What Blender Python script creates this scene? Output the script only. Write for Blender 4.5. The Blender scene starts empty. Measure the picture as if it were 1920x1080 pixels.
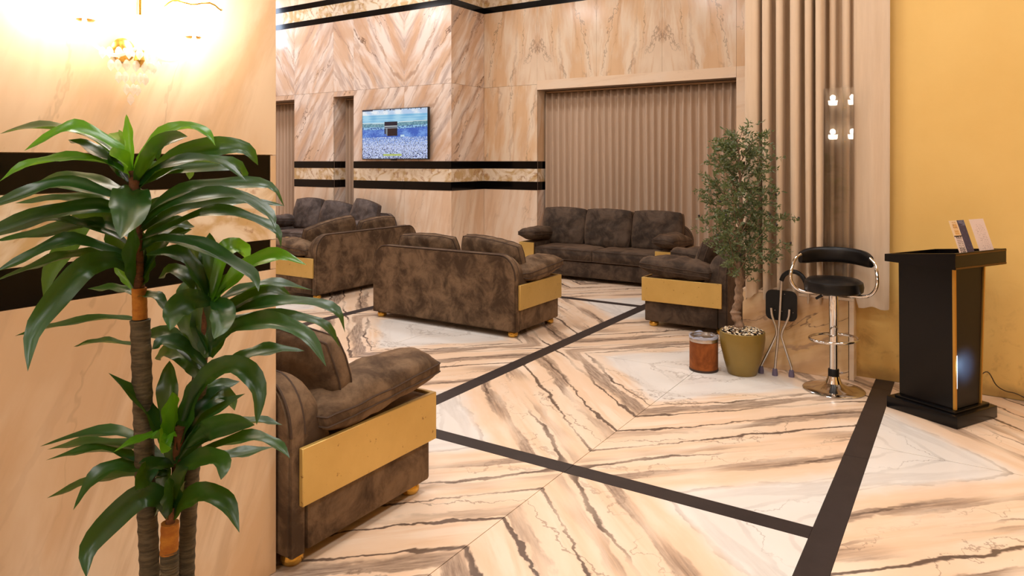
import bpy, bmesh, math, random
import numpy as np
from mathutils import Vector, Matrix, noise
random.seed(7)
PI = math.pi
S = bpy.context.scene
COL = S.collection

# ------------------------------------------------------------------ camera
FPX, HYP, EYE = 1330.0, 303.0, 1.6
TH = math.atan((1815 - 960) / FPX)
cam = bpy.data.cameras.new('camera'); camo = bpy.data.objects.new('camera', cam); COL.objects.link(camo)
cam.sensor_width = 36.0; cam.lens = FPX / 1920 * 36; cam.shift_y = -(540 - HYP) / 1920
cam.clip_start = 0.05
camo.location = (0, 0, EYE); camo.rotation_euler = (PI / 2, 0, TH)
S.camera = camo
FW = Vector((-math.sin(TH), math.cos(TH), 0)); RT = Vector((math.cos(TH), math.sin(TH), 0)); UP = Vector((0, 0, 1))
CP = Vector((0, 0, EYE))
def ray(px, py): return FW + RT * ((px - 960) / FPX) + UP * ((HYP - py) / FPX)
def at_d(px, py, d): return CP + ray(px, py) * d          # point seen at a pixel, d metres ahead
def at_y(px, py, y): r = ray(px, py); return CP + r * (y / r.y)
def at_z(px, py, z=0.0): r = ray(px, py); return CP + r * ((z - EYE) / r.z)

# ------------------------------------------------------------------ world, lights, exposure
W = bpy.data.worlds.new('world'); S.world = W; W.use_nodes = True
W.node_tree.nodes['Background'].inputs[0].default_value = (1.0, 0.85, 0.65, 1)
W.node_tree.nodes['Background'].inputs[1].default_value = 0.15
S.view_settings.view_transform = 'Standard'; S.view_settings.look = 'None'
S.view_settings.exposure = -0.14; S.view_settings.gamma = 1.0; S.view_settings.use_curve_mapping = False
S.cycles.max_bounces = 8; S.cycles.diffuse_bounces = 4; S.cycles.glossy_bounces = 4; S.cycles.transmission_bounces = 6
S.cycles.use_denoising = True; S.cycles.sample_clamp_indirect = 6.0
S.cycles.caustics_reflective = False; S.cycles.caustics_refractive = False
CEIL = 5.2
def area(name, loc, size, power, col, rot=(0, 0, 0), sy=None):
    l = bpy.data.lights.new(name, 'AREA'); l.energy = power; l.color = col; l.size = size
    if sy: l.shape = 'RECTANGLE'; l.size_y = sy
    else: l.shape = 'DISK'
    o = bpy.data.objects.new(name, l); o.location = loc; o.rotation_euler = rot; COL.objects.link(o); return o
WARM = (1.0, 0.99, 0.985)
for lx in (-10.6, -7.6, -4.6, -1.6, 1.2):
    for ly in (-1.2, 1.9, 4.5, 7.6):
        if ly > 6 and lx > -1.7: continue
        if lx < -5 and ly < 2.5: continue
        area('ceiling_downlight', (lx, ly, CEIL - 0.06), 0.9, 54 if lx > -8 else 60, WARM if lx > -6 else (1.0, .99, 1.03))

area('cove_led', (-12.55, 7.7, 4.55), .3, 24, (.62, .76, 1.0), (math.radians(70), 0, math.radians(-25)), 1.0)

# ------------------------------------------------------------------ materials
def nmat(name):
    m = bpy.data.materials.new(name); m.use_nodes = True
    nt = m.node_tree; b = nt.nodes['Principled BSDF']
    return m, nt, b
def L(nt, a, b): nt.links.new(a, b)
def nd(nt, typ, **kw):
    n = nt.nodes.new(typ)
    for k, v in kw.items(): setattr(n, k, v)
    return n
def mth(nt, op, a, b=None, c=None, clamp=False):
    n = nd(nt, 'ShaderNodeMath', operation=op, use_clamp=clamp)
    for i, v in enumerate((a, b, c)):
        if v is None: continue
        if isinstance(v, (int, float)): n.inputs[i].default_value = v
        else: L(nt, v, n.inputs[i])
    return n.outputs[0]
def sstep(nt, v, e0, e1):
    n = nd(nt, 'ShaderNodeMapRange', interpolation_type='SMOOTHSTEP')
    L(nt, v, n.inputs[0]); n.inputs[1].default_value = e0; n.inputs[2].default_value = e1
    return n.outputs[0]
def mixc(nt, f, a, b):
    n = nd(nt, 'ShaderNodeMix', data_type='RGBA')
    for i, v in ((0, f), (6, a), (7, b)):
        if isinstance(v, (int, float)): n.inputs[i].default_value = v
        elif isinstance(v, tuple): n.inputs[i].default_value = v if len(v) == 4 else v + (1,)
        else: L(nt, v, n.inputs[i])
    return n.outputs[2]
def nz(nt, vec, scale, detail=4, rough=.55, dist=0.0):
    n = nd(nt, 'ShaderNodeTexNoise'); L(nt, vec, n.inputs['Vector'])
    n.inputs['Scale'].default_value = scale; n.inputs['Detail'].default_value = detail
    n.inputs['Roughness'].default_value = rough; n.inputs['Distortion'].default_value = dist
    return n.outputs[0]
def comb(nt, x, y, z=0.0):
    n = nd(nt, 'ShaderNodeCombineXYZ')
    for i, v in enumerate((x, y, z)):
        if isinstance(v, (int, float)): n.inputs[i].default_value = v
        else: L(nt, v, n.inputs[i])
    return n.outputs[0]
def bump(nt, b, h, strength, dist=.01):
    n = nd(nt, 'ShaderNodeBump'); n.inputs['Strength'].default_value = strength; n.inputs['Distance'].default_value = dist
    L(nt, h, n.inputs['Height']); L(nt, n.outputs[0], b.inputs['Normal'])
def srgb(r, g, b):
    f = lambda c: (c / 255 / 12.92) if c / 255 <= .04045 else ((c / 255 + .055) / 1.055) ** 2.4
    return (f(r), f(g), f(b), 1)
def plain(name, col, rough=.5, metal=0.0, **kw):
    m, nt, b = nmat(name)
    b.inputs['Roughness'].default_value = rough; b.inputs['Metallic'].default_value = metal
    for k, v in kw.items(): b.inputs[k].default_value = v
    tc = nd(nt, 'ShaderNodeTexCoord').outputs['Object']
    n = nz(nt, tc, 14, 3)
    dark = tuple(c * .86 for c in col[:3]) + (1,)
    L(nt, mixc(nt, n, dark, col), b.inputs['Base Color'])
    return m

def vein_layer(nt, s, t, freq, amp, sscale, width, seed, e0=.25):
    """parallel wandering veins: 1 on the vein, 0 off it"""
    n1 = nz(nt, comb(nt, mth(nt, 'MULTIPLY', s, sscale), mth(nt, 'MULTIPLY', t, 1.6), seed), 1.0, 6, .62, .3)
    w = mth(nt, 'MULTIPLY_ADD', n1, amp, mth(nt, 'MULTIPLY', t, freq))
    tri = mth(nt, 'PINGPONG', w, .5)
    n2 = nz(nt, comb(nt, mth(nt, 'MULTIPLY', s, 1.1), mth(nt, 'MULTIPLY', t, 3.0), seed + 5), 1.3, 3)
    wd = mth(nt, 'MULTIPLY', mth(nt, 'MULTIPLY', n2, n2), width * 4)
    q = mth(nt, 'DIVIDE', tri, mth(nt, 'ADD', wd, .0005))
    ln = mth(nt, 'SUBTRACT', 1.0, sstep(nt, q, e0, 1.0))
    msk = sstep(nt, nz(nt, comb(nt, mth(nt, 'MULTIPLY', s, .8), mth(nt, 'MULTIPLY', t, freq * .8), seed + 9), 1.2, 2), .36, .6)
    return mth(nt, 'MULTIPLY', ln, msk)

def marble(name, ang, floor=False, veins=1.0, base=None, rough=.16):
    """book-matched marble: UV in metres; veins run at angle ang in the slab's own UV"""
    m, nt, b = nmat(name)
    uv = nd(nt, 'ShaderNodeTexCoord').outputs['UV']
    sx = nd(nt, 'ShaderNodeSeparateXYZ'); L(nt, uv, sx.inputs[0])
    u, v = sx.outputs[0], sx.outputs[1]
    ca, sa = math.cos(ang), math.sin(ang)
    s = mth(nt, 'ADD', mth(nt, 'MULTIPLY', u, ca), mth(nt, 'MULTIPLY', v, sa))
    t = mth(nt, 'SUBTRACT', mth(nt, 'MULTIPLY', v, ca), mth(nt, 'MULTIPLY', u, sa))
    A, B_, Cc = base
    cloud = nz(nt, comb(nt, mth(nt, 'MULTIPLY', s, .7), mth(nt, 'MULTIPLY', t, 2.6), 1.3), 1.5, 5, .55, .4)
    col = mixc(nt, sstep(nt, cloud, .40, .60), A, B_)
    streak = nz(nt, comb(nt, mth(nt, 'MULTIPLY', s, .8), mth(nt, 'MULTIPLY', t, 7.0), 4.3), 1.2, 5, .6, .3)
    col = mixc(nt, mth(nt, 'MULTIPLY', sstep(nt, streak, .5, .68), .75), col, Cc)
    if floor:
        tw = mth(nt, 'ADD', t, mth(nt, 'MULTIPLY_ADD', nz(nt, comb(nt, s, mth(nt, 'MULTIPLY', t, 2), 7.7), 1.6, 4), .34, -.17))
        wl = mth(nt, 'SUBTRACT', 1.0, sstep(nt, tw, -.42, -.30))
        wh = sstep(nt, tw, .80, .92)
        white = mth(nt, 'MAXIMUM', wl, wh)
        wn = nz(nt, comb(nt, s, t, 2.2), 3.0, 4)
        col = mixc(nt, mth(nt, 'MULTIPLY', white, .92), col, mixc(nt, wn, srgb(222, 218, 212), srgb(242, 238, 232)))
        keep = mth(nt, 'SUBTRACT', 1.0, mth(nt, 'MULTIPLY', white, .82))
        # broad ochre glow beside the veins, greyish wide veins, thin dark lines
        v0 = mth(nt, 'MULTIPLY', vein_layer(nt, s, t, 3.6, 1.5, .9, .34, 2.0), keep)
        v1 = mth(nt, 'MULTIPLY', vein_layer(nt, s, t, 3.5, 1.3, .8, .18, 11.0, .6), keep)
        v2 = mth(nt, 'MULTIPLY', vein_layer(nt, s, t, 5.2, 1.9, .9, .07, 23.0, .4), keep)
        v3 = vein_layer(nt, s, t, 2.1, 2.6, 1.6, .022, 37.0)
        col = mixc(nt, mth(nt, 'MULTIPLY', v0, .28), col, srgb(222, 184, 146))
        grain = nz(nt, comb(nt, mth(nt, 'MULTIPLY', s, 6), mth(nt, 'MULTIPLY', t, 60), 1.0), 1.0, 4, .7)
        col = mixc(nt, mth(nt, 'MULTIPLY', v1, mth(nt, 'MULTIPLY_ADD', grain, 1.5, .0), clamp=True), col, srgb(134, 112, 96))
        col = mixc(nt, mth(nt, 'MULTIPLY', v2, .92), col, srgb(84, 66, 57))
        col = mixc(nt, mth(nt, 'MULTIPLY', v3, .55), col, srgb(120, 100, 86))
    else:
        v0 = vein_layer(nt, s, t, 2.2, 1.8, .6, .30, 2.0)
        v1 = vein_layer(nt, s, t, 2.9, 2.2, .7, .075, 11.0)
        v2 = vein_layer(nt, s, t, 1.9, 2.6, .8, .025, 23.0)
        col = mixc(nt, mth(nt, 'MULTIPLY', v0, .45 * veins), col, srgb(196, 150, 112))
        col = mixc(nt, mth(nt, 'MULTIPLY', v1, .55 * veins), col, srgb(160, 124, 100))
        col = mixc(nt, mth(nt, 'MULTIPLY', v2, .8 * veins), col, srgb(112, 84, 66))
    L(nt, col, b.inputs['Base Color'])
    b.inputs['Roughness'].default_value = rough
    b.inputs['Specular IOR Level'].default_value = .45
    return m

M = {}
WB = (srgb(220, 187, 158), srgb(239, 223, 209), srgb(182, 162, 152))
M['wall_diag'] = marble('marble_wall_diagonal', math.radians(56), base=WB, veins=1.0)
M['wall_vert'] = marble('marble_wall_upright', math.radians(84), base=(srgb(228, 192, 152), srgb(238, 217, 190), srgb(216, 174, 132)), veins=.55)
M['wall_plain'] = marble('marble_wall_plain', math.radians(78), base=(srgb(230, 200, 170), srgb(238, 217, 194), srgb(220, 188, 158)), veins=.28)
M['pillar'] = marble('marble_pillar', math.radians(68), base=(srgb(216, 182, 144), srgb(228, 202, 170), srgb(202, 170, 136)), veins=.22, rough=.2)
M['trim'] = marble('marble_trim', math.radians(5), base=(srgb(240, 214, 184), srgb(240, 218, 192), srgb(230, 200, 168)), veins=.08)
M['plinth'] = marble('marble_plinth', math.radians(24), base=(srgb(226, 190, 140), srgb(234, 206, 168), srgb(216, 172, 116)), veins=1.1)
M['floor'] = marble('marble_floor', math.radians(45), floor=True, base=(srgb(237, 206, 176), srgb(242, 219, 195), srgb(231, 194, 160)), rough=.24)

def swirl():
    m, nt, b = nmat('onyx_band')
    uv = nd(nt, 'ShaderNodeTexCoord').outputs['UV']
    n = nz(nt, uv, 3.2, 4, .5, 2.2)
    c = mixc(nt, sstep(nt, n, .40, .62), srgb(238, 222, 198), srgb(204, 172, 124))
    n2 = nz(nt, uv, 7.0, 4, .6, 1.5)
    c = mixc(nt, mth(nt, 'MULTIPLY', sstep(nt, n2, .56, .66), .6), c, srgb(164, 116, 74))
    L(nt, c, b.inputs['Base Color']); b.inputs['Roughness'].default_value = .15
    return m
M['onyx'] = swirl()
def blackm(name, rough, sp=.5):
    m, nt, b = nmat(name)
    tc = nd(nt, 'ShaderNodeTexCoord').outputs['Object']
    n = nz(nt, tc, 30, 4, .7)
    L(nt, mixc(nt, sstep(nt, n, .55, .8), srgb(8, 7, 7), srgb(24, 20, 19)), b.inputs['Base Color'])
    b.inputs['Roughness'].default_value = rough; b.inputs['Specular IOR Level'].default_value = sp
    return m
M['granite'] = blackm('black_granite', .12, .25)
def granite_floor():
    m, nt, b = nmat('dark_floor_granite')
    tc = nd(nt, 'ShaderNodeTexCoord').outputs['Object']
    n = nz(nt, tc, 9, 5, .7)
    L(nt, mixc(nt, n, srgb(38, 32, 31), srgb(62, 53, 51)), b.inputs['Base Color'])
    b.inputs['Roughness'].default_value = .38; b.inputs['Specular IOR Level'].default_value = .22
    return m
M['strip'] = granite_floor()
M['grout'] = plain('grout', srgb(150, 128, 108), .8)

def suede(name, lo, hi):
    m, nt, b = nmat(name)
    tc = nd(nt, 'ShaderNodeTexCoord').outputs['Object']
    n = nz(nt, tc, 5.5, 7, .66, .4)
    c = mixc(nt, sstep(nt, n, .36, .66), lo, hi)
    f = nz(nt, tc, 60, 3, .6)
    c = mixc(nt, mth(nt, 'MULTIPLY', f, .35), c, lo)
    L(nt, c, b.inputs['Base Color']); b.inputs['Roughness'].default_value = .85
    b.inputs['Sheen Weight'].default_value = .35; b.inputs['Sheen Roughness'].default_value = .45
    b.inputs['Sheen Tint'].default_value = srgb(190, 150, 110)
    b.inputs['Specular IOR Level'].default_value = .2
    n3 = nz(nt, tc, 9, 3, .5)
    bump(nt, b, n3, .25, .02)
    return m
M['suede'] = suede('brown_suede', srgb(66, 50, 36), srgb(128, 104, 80))
M['suede_dark'] = suede('dark_brown_suede', srgb(50, 41, 34), srgb(94, 78, 65))
M['suede_grey'] = suede('grey_brown_suede', srgb(62, 55, 53), srgb(106, 96, 92))
M['piping'] = plain('suede_piping', srgb(70, 52, 38), .8)
def goldleaf():
    m, nt, b = nmat('gold_painted_panel')
    tc = nd(nt, 'ShaderNodeTexCoord').outputs['Object']
    n = nz(nt, tc, 6, 5, .6)
    c = mixc(nt, n, srgb(198, 160, 84), srgb(222, 186, 108))
    sp = nz(nt, tc, 22, 5, .75)
    c = mixc(nt, sstep(nt, sp, .62, .70), c, srgb(132, 90, 34))
    L(nt, c, b.inputs['Base Color']); b.inputs['Metallic'].default_value = .35; b.inputs['Roughness'].default_value = .38
    return m
M['gold'] = goldleaf()
M['brass'] = plain('polished_gold', srgb(226, 180, 84), .22, .85)
M['chrome'] = plain('chrome', (.80, .78, .76, 1), .08, 1.0)
M['steel'] = plain('brushed_steel', (.62, .60, .58, 1), .25, 1.0)
M['leather'] = plain('black_leather', srgb(12, 11, 12), .38, **{'Specular IOR Level': .35})
M['lectern'] = plain('black_lacquer', srgb(9, 7, 7), .26, **{'Specular IOR Level': .3})
M['lectern_front'] = plain('black_gloss_front', srgb(12, 13, 17), .40, **{'Specular IOR Level': .28})
M['oldgold'] = plain('worn_gold_edge', srgb(206, 156, 70), .35, .7)
M['darkgold'] = plain('dark_gold_line', srgb(104, 74, 32), .4, .6)
M['plastic'] = plain('black_plastic', srgb(12, 12, 13), .45, **{'Specular IOR Level': .3})
M['rubber'] = plain('grey_purple_rubber', srgb(104, 96, 122), .6)
M['potgold'] = plain('olive_gold_pot', srgb(140, 115, 52), .38, .25)
M['binleather'] = suede('brown_leatherette', srgb(112, 58, 22), srgb(162, 92, 42))
M['darkbrown'] = plain('dark_base', srgb(56, 34, 20), .6)
M['bag'] = plain('grey_plastic_bag', srgb(170, 172, 186), .35)
M['cable'] = plain('dark_cable', srgb(60, 44, 30), .6)
M['soil'] = plain('dark_soil', srgb(42, 30, 22), .9)
M['potdark'] = plain('dark_brown_pot', srgb(60, 42, 30), .5)
M['ceiling'] = plain('ceiling_paint', srgb(240, 226, 205), .9)
M['tvblack'] = plain('tv_black', srgb(14, 14, 18), .3)
M['rail'] = plain('curtain_rail_paint', srgb(176, 140, 104), .5)

def yellowwall():
    m, nt, b = nmat('yellow_plaster')
    g = nd(nt, 'ShaderNodeNewGeometry').outputs['Position']
    sx = nd(nt, 'ShaderNodeSeparateXYZ'); L(nt, g, sx.inputs[0])
    n = nz(nt, g, 2.2, 6, .6, .3)
    c = mixc(nt, n, srgb(222, 180, 98), srgb(233, 195, 116))
    # worn, scuffed lower metre: stains with their own outline
    n2 = nz(nt, g, 7.0, 6, .7, .5)
    low = mth(nt, 'SUBTRACT', 1.0, sstep(nt, sx.outputs[2], .1, .95))
    c = mixc(nt, mth(nt, 'MULTIPLY', mth(nt, 'MULTIPLY', sstep(nt, n2, .48, .72), low), .55), c, srgb(150, 102, 48))
    dirt = mth(nt, 'SUBTRACT', 1.0, sstep(nt, mth(nt, 'MULTIPLY_ADD', n2, .1, sx.outputs[2]), .08, .16))
    c = mixc(nt, mth(nt, 'MULTIPLY', dirt, .5), c, srgb(120, 86, 50))
    L(nt, c, b.inputs['Base Color']); b.inputs['Roughness'].default_value = .55
    bump(nt, b, nz(nt, g, 40, 4), .12, .004)
    return m
M['yellow'] = yellowwall()

def cloth(name, lo, hi, trans=.15):
    m, nt, b = nmat(name)
    g = nd(nt, 'ShaderNodeTexCoord').outputs['Object']
    mp = nd(nt, 'ShaderNodeMapping'); L(nt, g, mp.inputs[0]); mp.inputs['Scale'].default_value = (40, 40, 3)
    n = nz(nt, mp.outputs[0], 1.0, 4, .6)
    L(nt, mixc(nt, n, lo, hi), b.inputs['Base Color']); b.inputs['Roughness'].default_value = .8
    b.inputs['Sheen Weight'].default_value = .15
    tr = nd(nt, 'ShaderNodeBsdfTranslucent'); tr.inputs[0].default_value = hi
    mx = nd(nt, 'ShaderNodeMixShader'); mx.inputs[0].default_value = trans
    L(nt, b.outputs[0], mx.inputs[1]); L(nt, tr.outputs[0], mx.inputs[2])
    L(nt, mx.outputs[0], nt.nodes['Material Output'].inputs[0])
    return m
M['curtain'] = cloth('taupe_curtain', srgb(200, 172, 146), srgb(222, 196, 170), .08)
M['curtain_r'] = cloth('beige_curtain', srgb(202, 176, 146), srgb(222, 198, 170), .0)

def leafm(name, dk, lt, trans, rough=.28):
    m, nt, b = nmat(name)
    tc = nd(nt, 'ShaderNodeTexCoord').outputs['Object']
    n = nz(nt, tc, 9, 4)
    oi = nd(nt, 'ShaderNodeObjectInfo').outputs['Random']
    c = mixc(nt, n, dk, lt)
    c = mixc(nt, mth(nt, 'MULTIPLY', oi, .3), c, lt)
    L(nt, c, b.inputs['Base Color']); b.inputs['Roughness'].default_value = rough
    tr = nd(nt, 'ShaderNodeBsdfTranslucent'); L(nt, mixc(nt, .5, c, srgb(150, 200, 20)), tr.inputs[0])
    mx = nd(nt, 'ShaderNodeMixShader'); mx.inputs[0].default_value = trans
    L(nt, b.outputs[0], mx.inputs[1]); L(nt, tr.outputs[0], mx.inputs[2])
    L(nt, mx.outputs[0], nt.nodes['Material Output'].inputs[0])
    return m
M['leaf'] = leafm('glossy_strap_leaf', srgb(11, 38, 17), srgb(30, 78, 24), .2, .33)
M['leaf_lime'] = leafm('lime_strap_leaf', srgb(46, 112, 18), srgb(96, 160, 30), .4)  # lighter yellow-green than the other leaves, and more translucent
M['olive_leaf'] = leafm('olive_leaf', srgb(46, 60, 36), srgb(116, 126, 86), .12, .42)
M['olive_fruit'] = plain('black_olive', srgb(30, 22, 24), .3)
def barkm(name, a, b_, ring):
    m, nt, b = nmat(name)
    tc = nd(nt, 'ShaderNodeTexCoord').outputs['Object']
    mp = nd(nt, 'ShaderNodeMapping'); L(nt, tc, mp.inputs[0]); mp.inputs['Scale'].default_value = (20, 20, ring)
    n = nz(nt, mp.outputs[0], 1.0, 5, .65)
    L(nt, mixc(nt, sstep(nt, n, .3, .7), a, b_), b.inputs['Base Color']); b.inputs['Roughness'].default_value = .85
    bump(nt, b, n, .5, .01)
    return m
M['cane'] = barkm('ringed_cane_bark', srgb(62, 54, 38), srgb(104, 92, 68), 120)
M['stem'] = barkm('brown_stem', srgb(66, 42, 22), srgb(112, 68, 32), 60)
M['collar'] = barkm('orange_collar', srgb(150, 88, 20), srgb(186, 124, 36), 40)
M['olive_bark'] = barkm('olive_bark', srgb(98, 78, 60), srgb(152, 124, 100), 14)
def pebm():
    m, nt, b = nmat('mixed_pebbles')
    at = nd(nt, 'ShaderNodeAttribute'); at.attribute_name = 'Col'
    L(nt, at.outputs[0], b.inputs['Base Color']); b.inputs['Roughness'].default_value = .4
    return m
M['pebble'] = pebm()
def emis(name, col, st):
    m, nt, b = nmat(name)
    b.inputs['Base Color'].default_value = col; b.inputs['Emission Color'].default_value = col
    b.inputs['Emission Strength'].default_value = st
    return m
M['bulb'] = emis('warm_bulb', (1, .86, .62, 1), 60)
M['led'] = emis('white_led', (.85, .92, 1, 1), 6)
def printm(name, emit):
    m, nt, b = nmat(name)
    at = nd(nt, 'ShaderNodeAttribute'); at.attribute_name = 'Col'
    if emit:
        b.inputs['Base Color'].default_value = (.01, .01, .01, 1)
        L(nt, at.outputs[0], b.inputs['Emission Color']); b.inputs['Emission Strength'].default_value = emit
        b.inputs['Roughness'].default_value = .2
    else:
        L(nt, at.outputs[0], b.inputs['Base Color']); b.inputs['Roughness'].default_value = .35
    return m
M['screen'] = printm('lit_screen', .95)
M['print'] = printm('printed_paper', 0)
def glassm(name, rough=0.0, tint=(1, 1, 1, 1)):
    m, nt, b = nmat(name)
    b.inputs['Base Color'].default_value = tint; b.inputs['Roughness'].default_value = rough
    b.inputs['Transmission Weight'].default_value = 1.0; b.inputs['IOR'].default_value = 1.5
    return m
def crystal_m():
    m, nt, b = nmat('crystal')
    b.inputs['Base Color'].default_value = (.95, .93, .9, 1); b.inputs['Roughness'].default_value = .08
    tr = nd(nt, 'ShaderNodeBsdfTranslucent'); tr.inputs[0].default_value = (1, .97, .92, 1)
    tp = nd(nt, 'ShaderNodeBsdfTransparent')
    m1 = nd(nt, 'ShaderNodeMixShader'); m1.inputs[0].default_value = .6; L(nt, b.outputs[0], m1.inputs[1]); L(nt, tr.outputs[0], m1.inputs[2])
    m2 = nd(nt, 'ShaderNodeMixShader'); m2.inputs[0].default_value = .4; L(nt, m1.outputs[0], m2.inputs[1]); L(nt, tp.outputs[0], m2.inputs[2])
    L(nt, m2.outputs[0], nt.nodes['Material Output'].inputs[0])
    return m
M['crystal'] = crystal_m()
def pane_m():
    m, nt, b = nmat('thin_clear_glass')
    fr = nd(nt, 'ShaderNodeFresnel'); fr.inputs[0].default_value = 1.5
    gl = nd(nt, 'ShaderNodeBsdfGlossy'); gl.inputs['Roughness'].default_value = 0.01
    tp = nd(nt, 'ShaderNodeBsdfTransparent'); tp.inputs[0].default_value = (.97, .97, .96, 1)
    mx = nd(nt, 'ShaderNodeMixShader'); L(nt, fr.outputs[0], mx.inputs[0])
    L(nt, tp.outputs[0], mx.inputs[1]); L(nt, gl.outputs[0], mx.inputs[2])
    L(nt, mx.outputs[0], nt.nodes['Material Output'].inputs[0])
    return m
M['pane'] = pane_m()
M['frost'] = emis('lit_frosted_glass', (1, .94, .84, 1), 26)

# ------------------------------------------------------------------ mesh helpers
def link(name, me, mat, parent=None, smooth=False):
    o = bpy.data.objects.new(name, me); COL.objects.link(o)
    if mat is not None and not me.materials: me.materials.append(mat)
    if smooth:
        me.polygons.foreach_set('use_smooth', [True] * len(me.polygons)); me.update()
    if parent: o.parent = parent
    return o
def pyd(name, vs, fs, mat, parent=None, smooth=False):
    me = bpy.data.meshes.new(name); me.from_pydata([tuple(v) for v in vs], [], fs); me.update()
    return link(name, me, mat, parent, smooth)
def bmo(name, bm, mat, parent=None, smooth=False):
    bmesh.ops.recalc_face_normals(bm, faces=bm.faces)
    me = bpy.data.meshes.new(name); bm.to_mesh(me); bm.free()
    return link(name, me, mat, parent, smooth)
def smooth_angle(o, deg=40):
    me = o.data
    bm = bmesh.new(); bm.from_mesh(me)
    for e in bm.edges:
        e.smooth = not (len(e.link_faces) == 2 and e.calc_face_angle(0) > math.radians(deg))
    for f in bm.faces: f.smooth = True
    bm.to_mesh(me); bm.free(); return o
def add_box(bm, x0, x1, y0, y1, z0, z1, bev=0.0, seg=2):
    r = bmesh.ops.create_cube(bm, size=1.0)
    for v in r['verts']:
        v.co = Vector((x0 + (v.co.x + .5) * (x1 - x0), y0 + (v.co.y + .5) * (y1 - y0), z0 + (v.co.z + .5) * (z1 - z0)))
    if bev:
        es = list({e for v in r['verts'] for e in v.link_edges})
        bmesh.ops.bevel(bm, geom=es, offset=bev, segments=seg, affect='EDGES', profile=.5)
def box(name, x0, x1, y0, y1, z0, z1, mat, parent=None, bev=0.0, seg=2):
    bm = bmesh.new(); add_box(bm, x0, x1, y0, y1, z0, z1, bev, seg)
    o = bmo(name, bm, mat, parent)
    if bev: smooth_angle(o)
    return o
def lathe_vf(prof, n=32, c=(0, 0, 0)):
    vs, fs = [], []
    for r, z in prof:
        for k in range(n):
            a = 2 * PI * k / n
            vs.append((c[0] + r * math.cos(a), c[1] + r * math.sin(a), c[2] + z))
    for i in range(len(prof) - 1):
        for k in range(n):
            a, b = i * n + k, i * n + (k + 1) % n
            fs.append((a, b, b + n, a + n))
    if prof[0][0] > 1e-6: fs.append(tuple(range(n))[::-1])
    if prof[-1][0] > 1e-6: fs.append(tuple(range((len(prof) - 1) * n, len(prof) * n)))
    return vs, fs
def lathe(name, prof, mat, parent=None, n=32, c=(0, 0, 0), ang=40):
    vs, fs = lathe_vf(prof, n, c)
    bm = bmesh.new(); bv = [bm.verts.new(v) for v in vs]
    for f in fs:
        try: bm.faces.new([bv[i] for i in f])
        except ValueError: pass
    bmesh.ops.remove_doubles(bm, verts=bm.verts, dist=1e-6)
    return smooth_angle(bmo(name, bm, mat, parent), ang)
def catmull(pts, n):
    pts = [Vector(p) for p in pts]
    if len(pts) == 2: return [pts[0].lerp(pts[1], i / (n - 1)) for i in range(n)]
    P = [pts[0] * 2 - pts[1]] + pts + [pts[-1] * 2 - pts[-2]]
    out = []; m = len(pts) - 1
    for i in range(n):
        x = i / (n - 1) * m; k = min(int(x), m - 1); t = x - k
        a, b, c, d = P[k], P[k + 1], P[k + 2], P[k + 3]
        out.append(.5 * ((2 * b) + (c - a) * t + (2 * a - 5 * b + 4 * c - d) * t * t + (3 * b - a - 3 * c + d) * t ** 3))
    return out
def tube_vf(path, rad, n=10, closed=False, off=0):
    path = [Vector(p) for p in path]; N = len(path)
    if not hasattr(rad, '__len__'): rad = [rad] * N
    vs, fs = [], []; nrm = None
    for i, p in enumerate(path):
        if closed: t = path[(i + 1) % N] - path[i - 1]
        else: t = path[min(i + 1, N - 1)] - path[max(i - 1, 0)]
        t.normalize()
        if nrm is None:
            nrm = t.orthogonal().normalized()
        nrm = (nrm - t * nrm.dot(t)).normalized()
        bn = t.cross(nrm)
        for k in range(n):
            a = 2 * PI * k / n
            vs.append(p + (nrm * math.cos(a) + bn * math.sin(a)) * rad[i])
    for i in range(N if closed else N - 1):
        j = (i + 1) % N
        for k in range(n):
            k2 = (k + 1) % n
            fs.append((off + i * n + k, off + i * n + k2, off + j * n + k2, off + j * n + k))
    if not closed:
        fs.append(tuple(off + k for k in range(n))[::-1]); fs.append(tuple(off + (N - 1) * n + k for k in range(n)))
    return vs, fs
def tube(name, path, rad, mat, parent=None, n=10, closed=False):
    vs, fs = tube_vf(path, rad, n, closed)
    return smooth_angle(pyd(name, vs, fs, mat, parent), 50)
def thing(name, label, cat, loc=(0, 0, 0), rz=0.0, group=None):
    o = bpy.data.objects.new(name, None); COL.objects.link(o); o.empty_display_size = .1
    o.location = loc; o.rotation_euler = (0, 0, rz); o['label'] = label; o['category'] = cat
    if group: o['group'] = group
    return o
def tag(o, label, cat, group=None):
    o['label'] = label; o['category'] = cat
    if group: o['group'] = group
    return o
def struct(o): o['kind'] = 'structure'; return o

# ------------------------------------------------------------------ floor
floor = struct(box('floor', -13, 4.6, -3.2, 10.4, -.10, -.012, M['grout']))
SP, SWD = 2.49, .12                       # strip spacing and strip width
XS0, YM0, TL = -.51, 3.27, 2.045          # one strip, one mirror line, tile length
def tile(x0, x1, y0, y1, xj, yw):
    g = .0019
    us = lambda x: abs(x - xj); ws = lambda y: abs(y - yw)
    vs = [(x0 + g, y0 + g, 0), (x1 - g, y0 + g, 0), (x1 - g, y1 - g, 0), (x0 + g, y1 - g, 0),
          (x0 + g, y0 + g, -.012), (x1 - g, y0 + g, -.012), (x1 - g, y1 - g, -.012), (x0 + g, y1 - g, -.012)]
    fs = [(0, 1, 2, 3), (0, 4, 5, 1), (1, 5, 6, 2), (2, 6, 7, 3), (3, 7, 4, 0)]
    o = pyd('floor_tile', vs, fs, M['floor'], floor)
    uvl = o.data.uv_layers.new(name='UVMap')
    for lp in o.data.loops:
        v = o.data.vertices[lp.vertex_index].co
        uvl.data[lp.index].uv = (us(v.x), ws(v.y))
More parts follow.
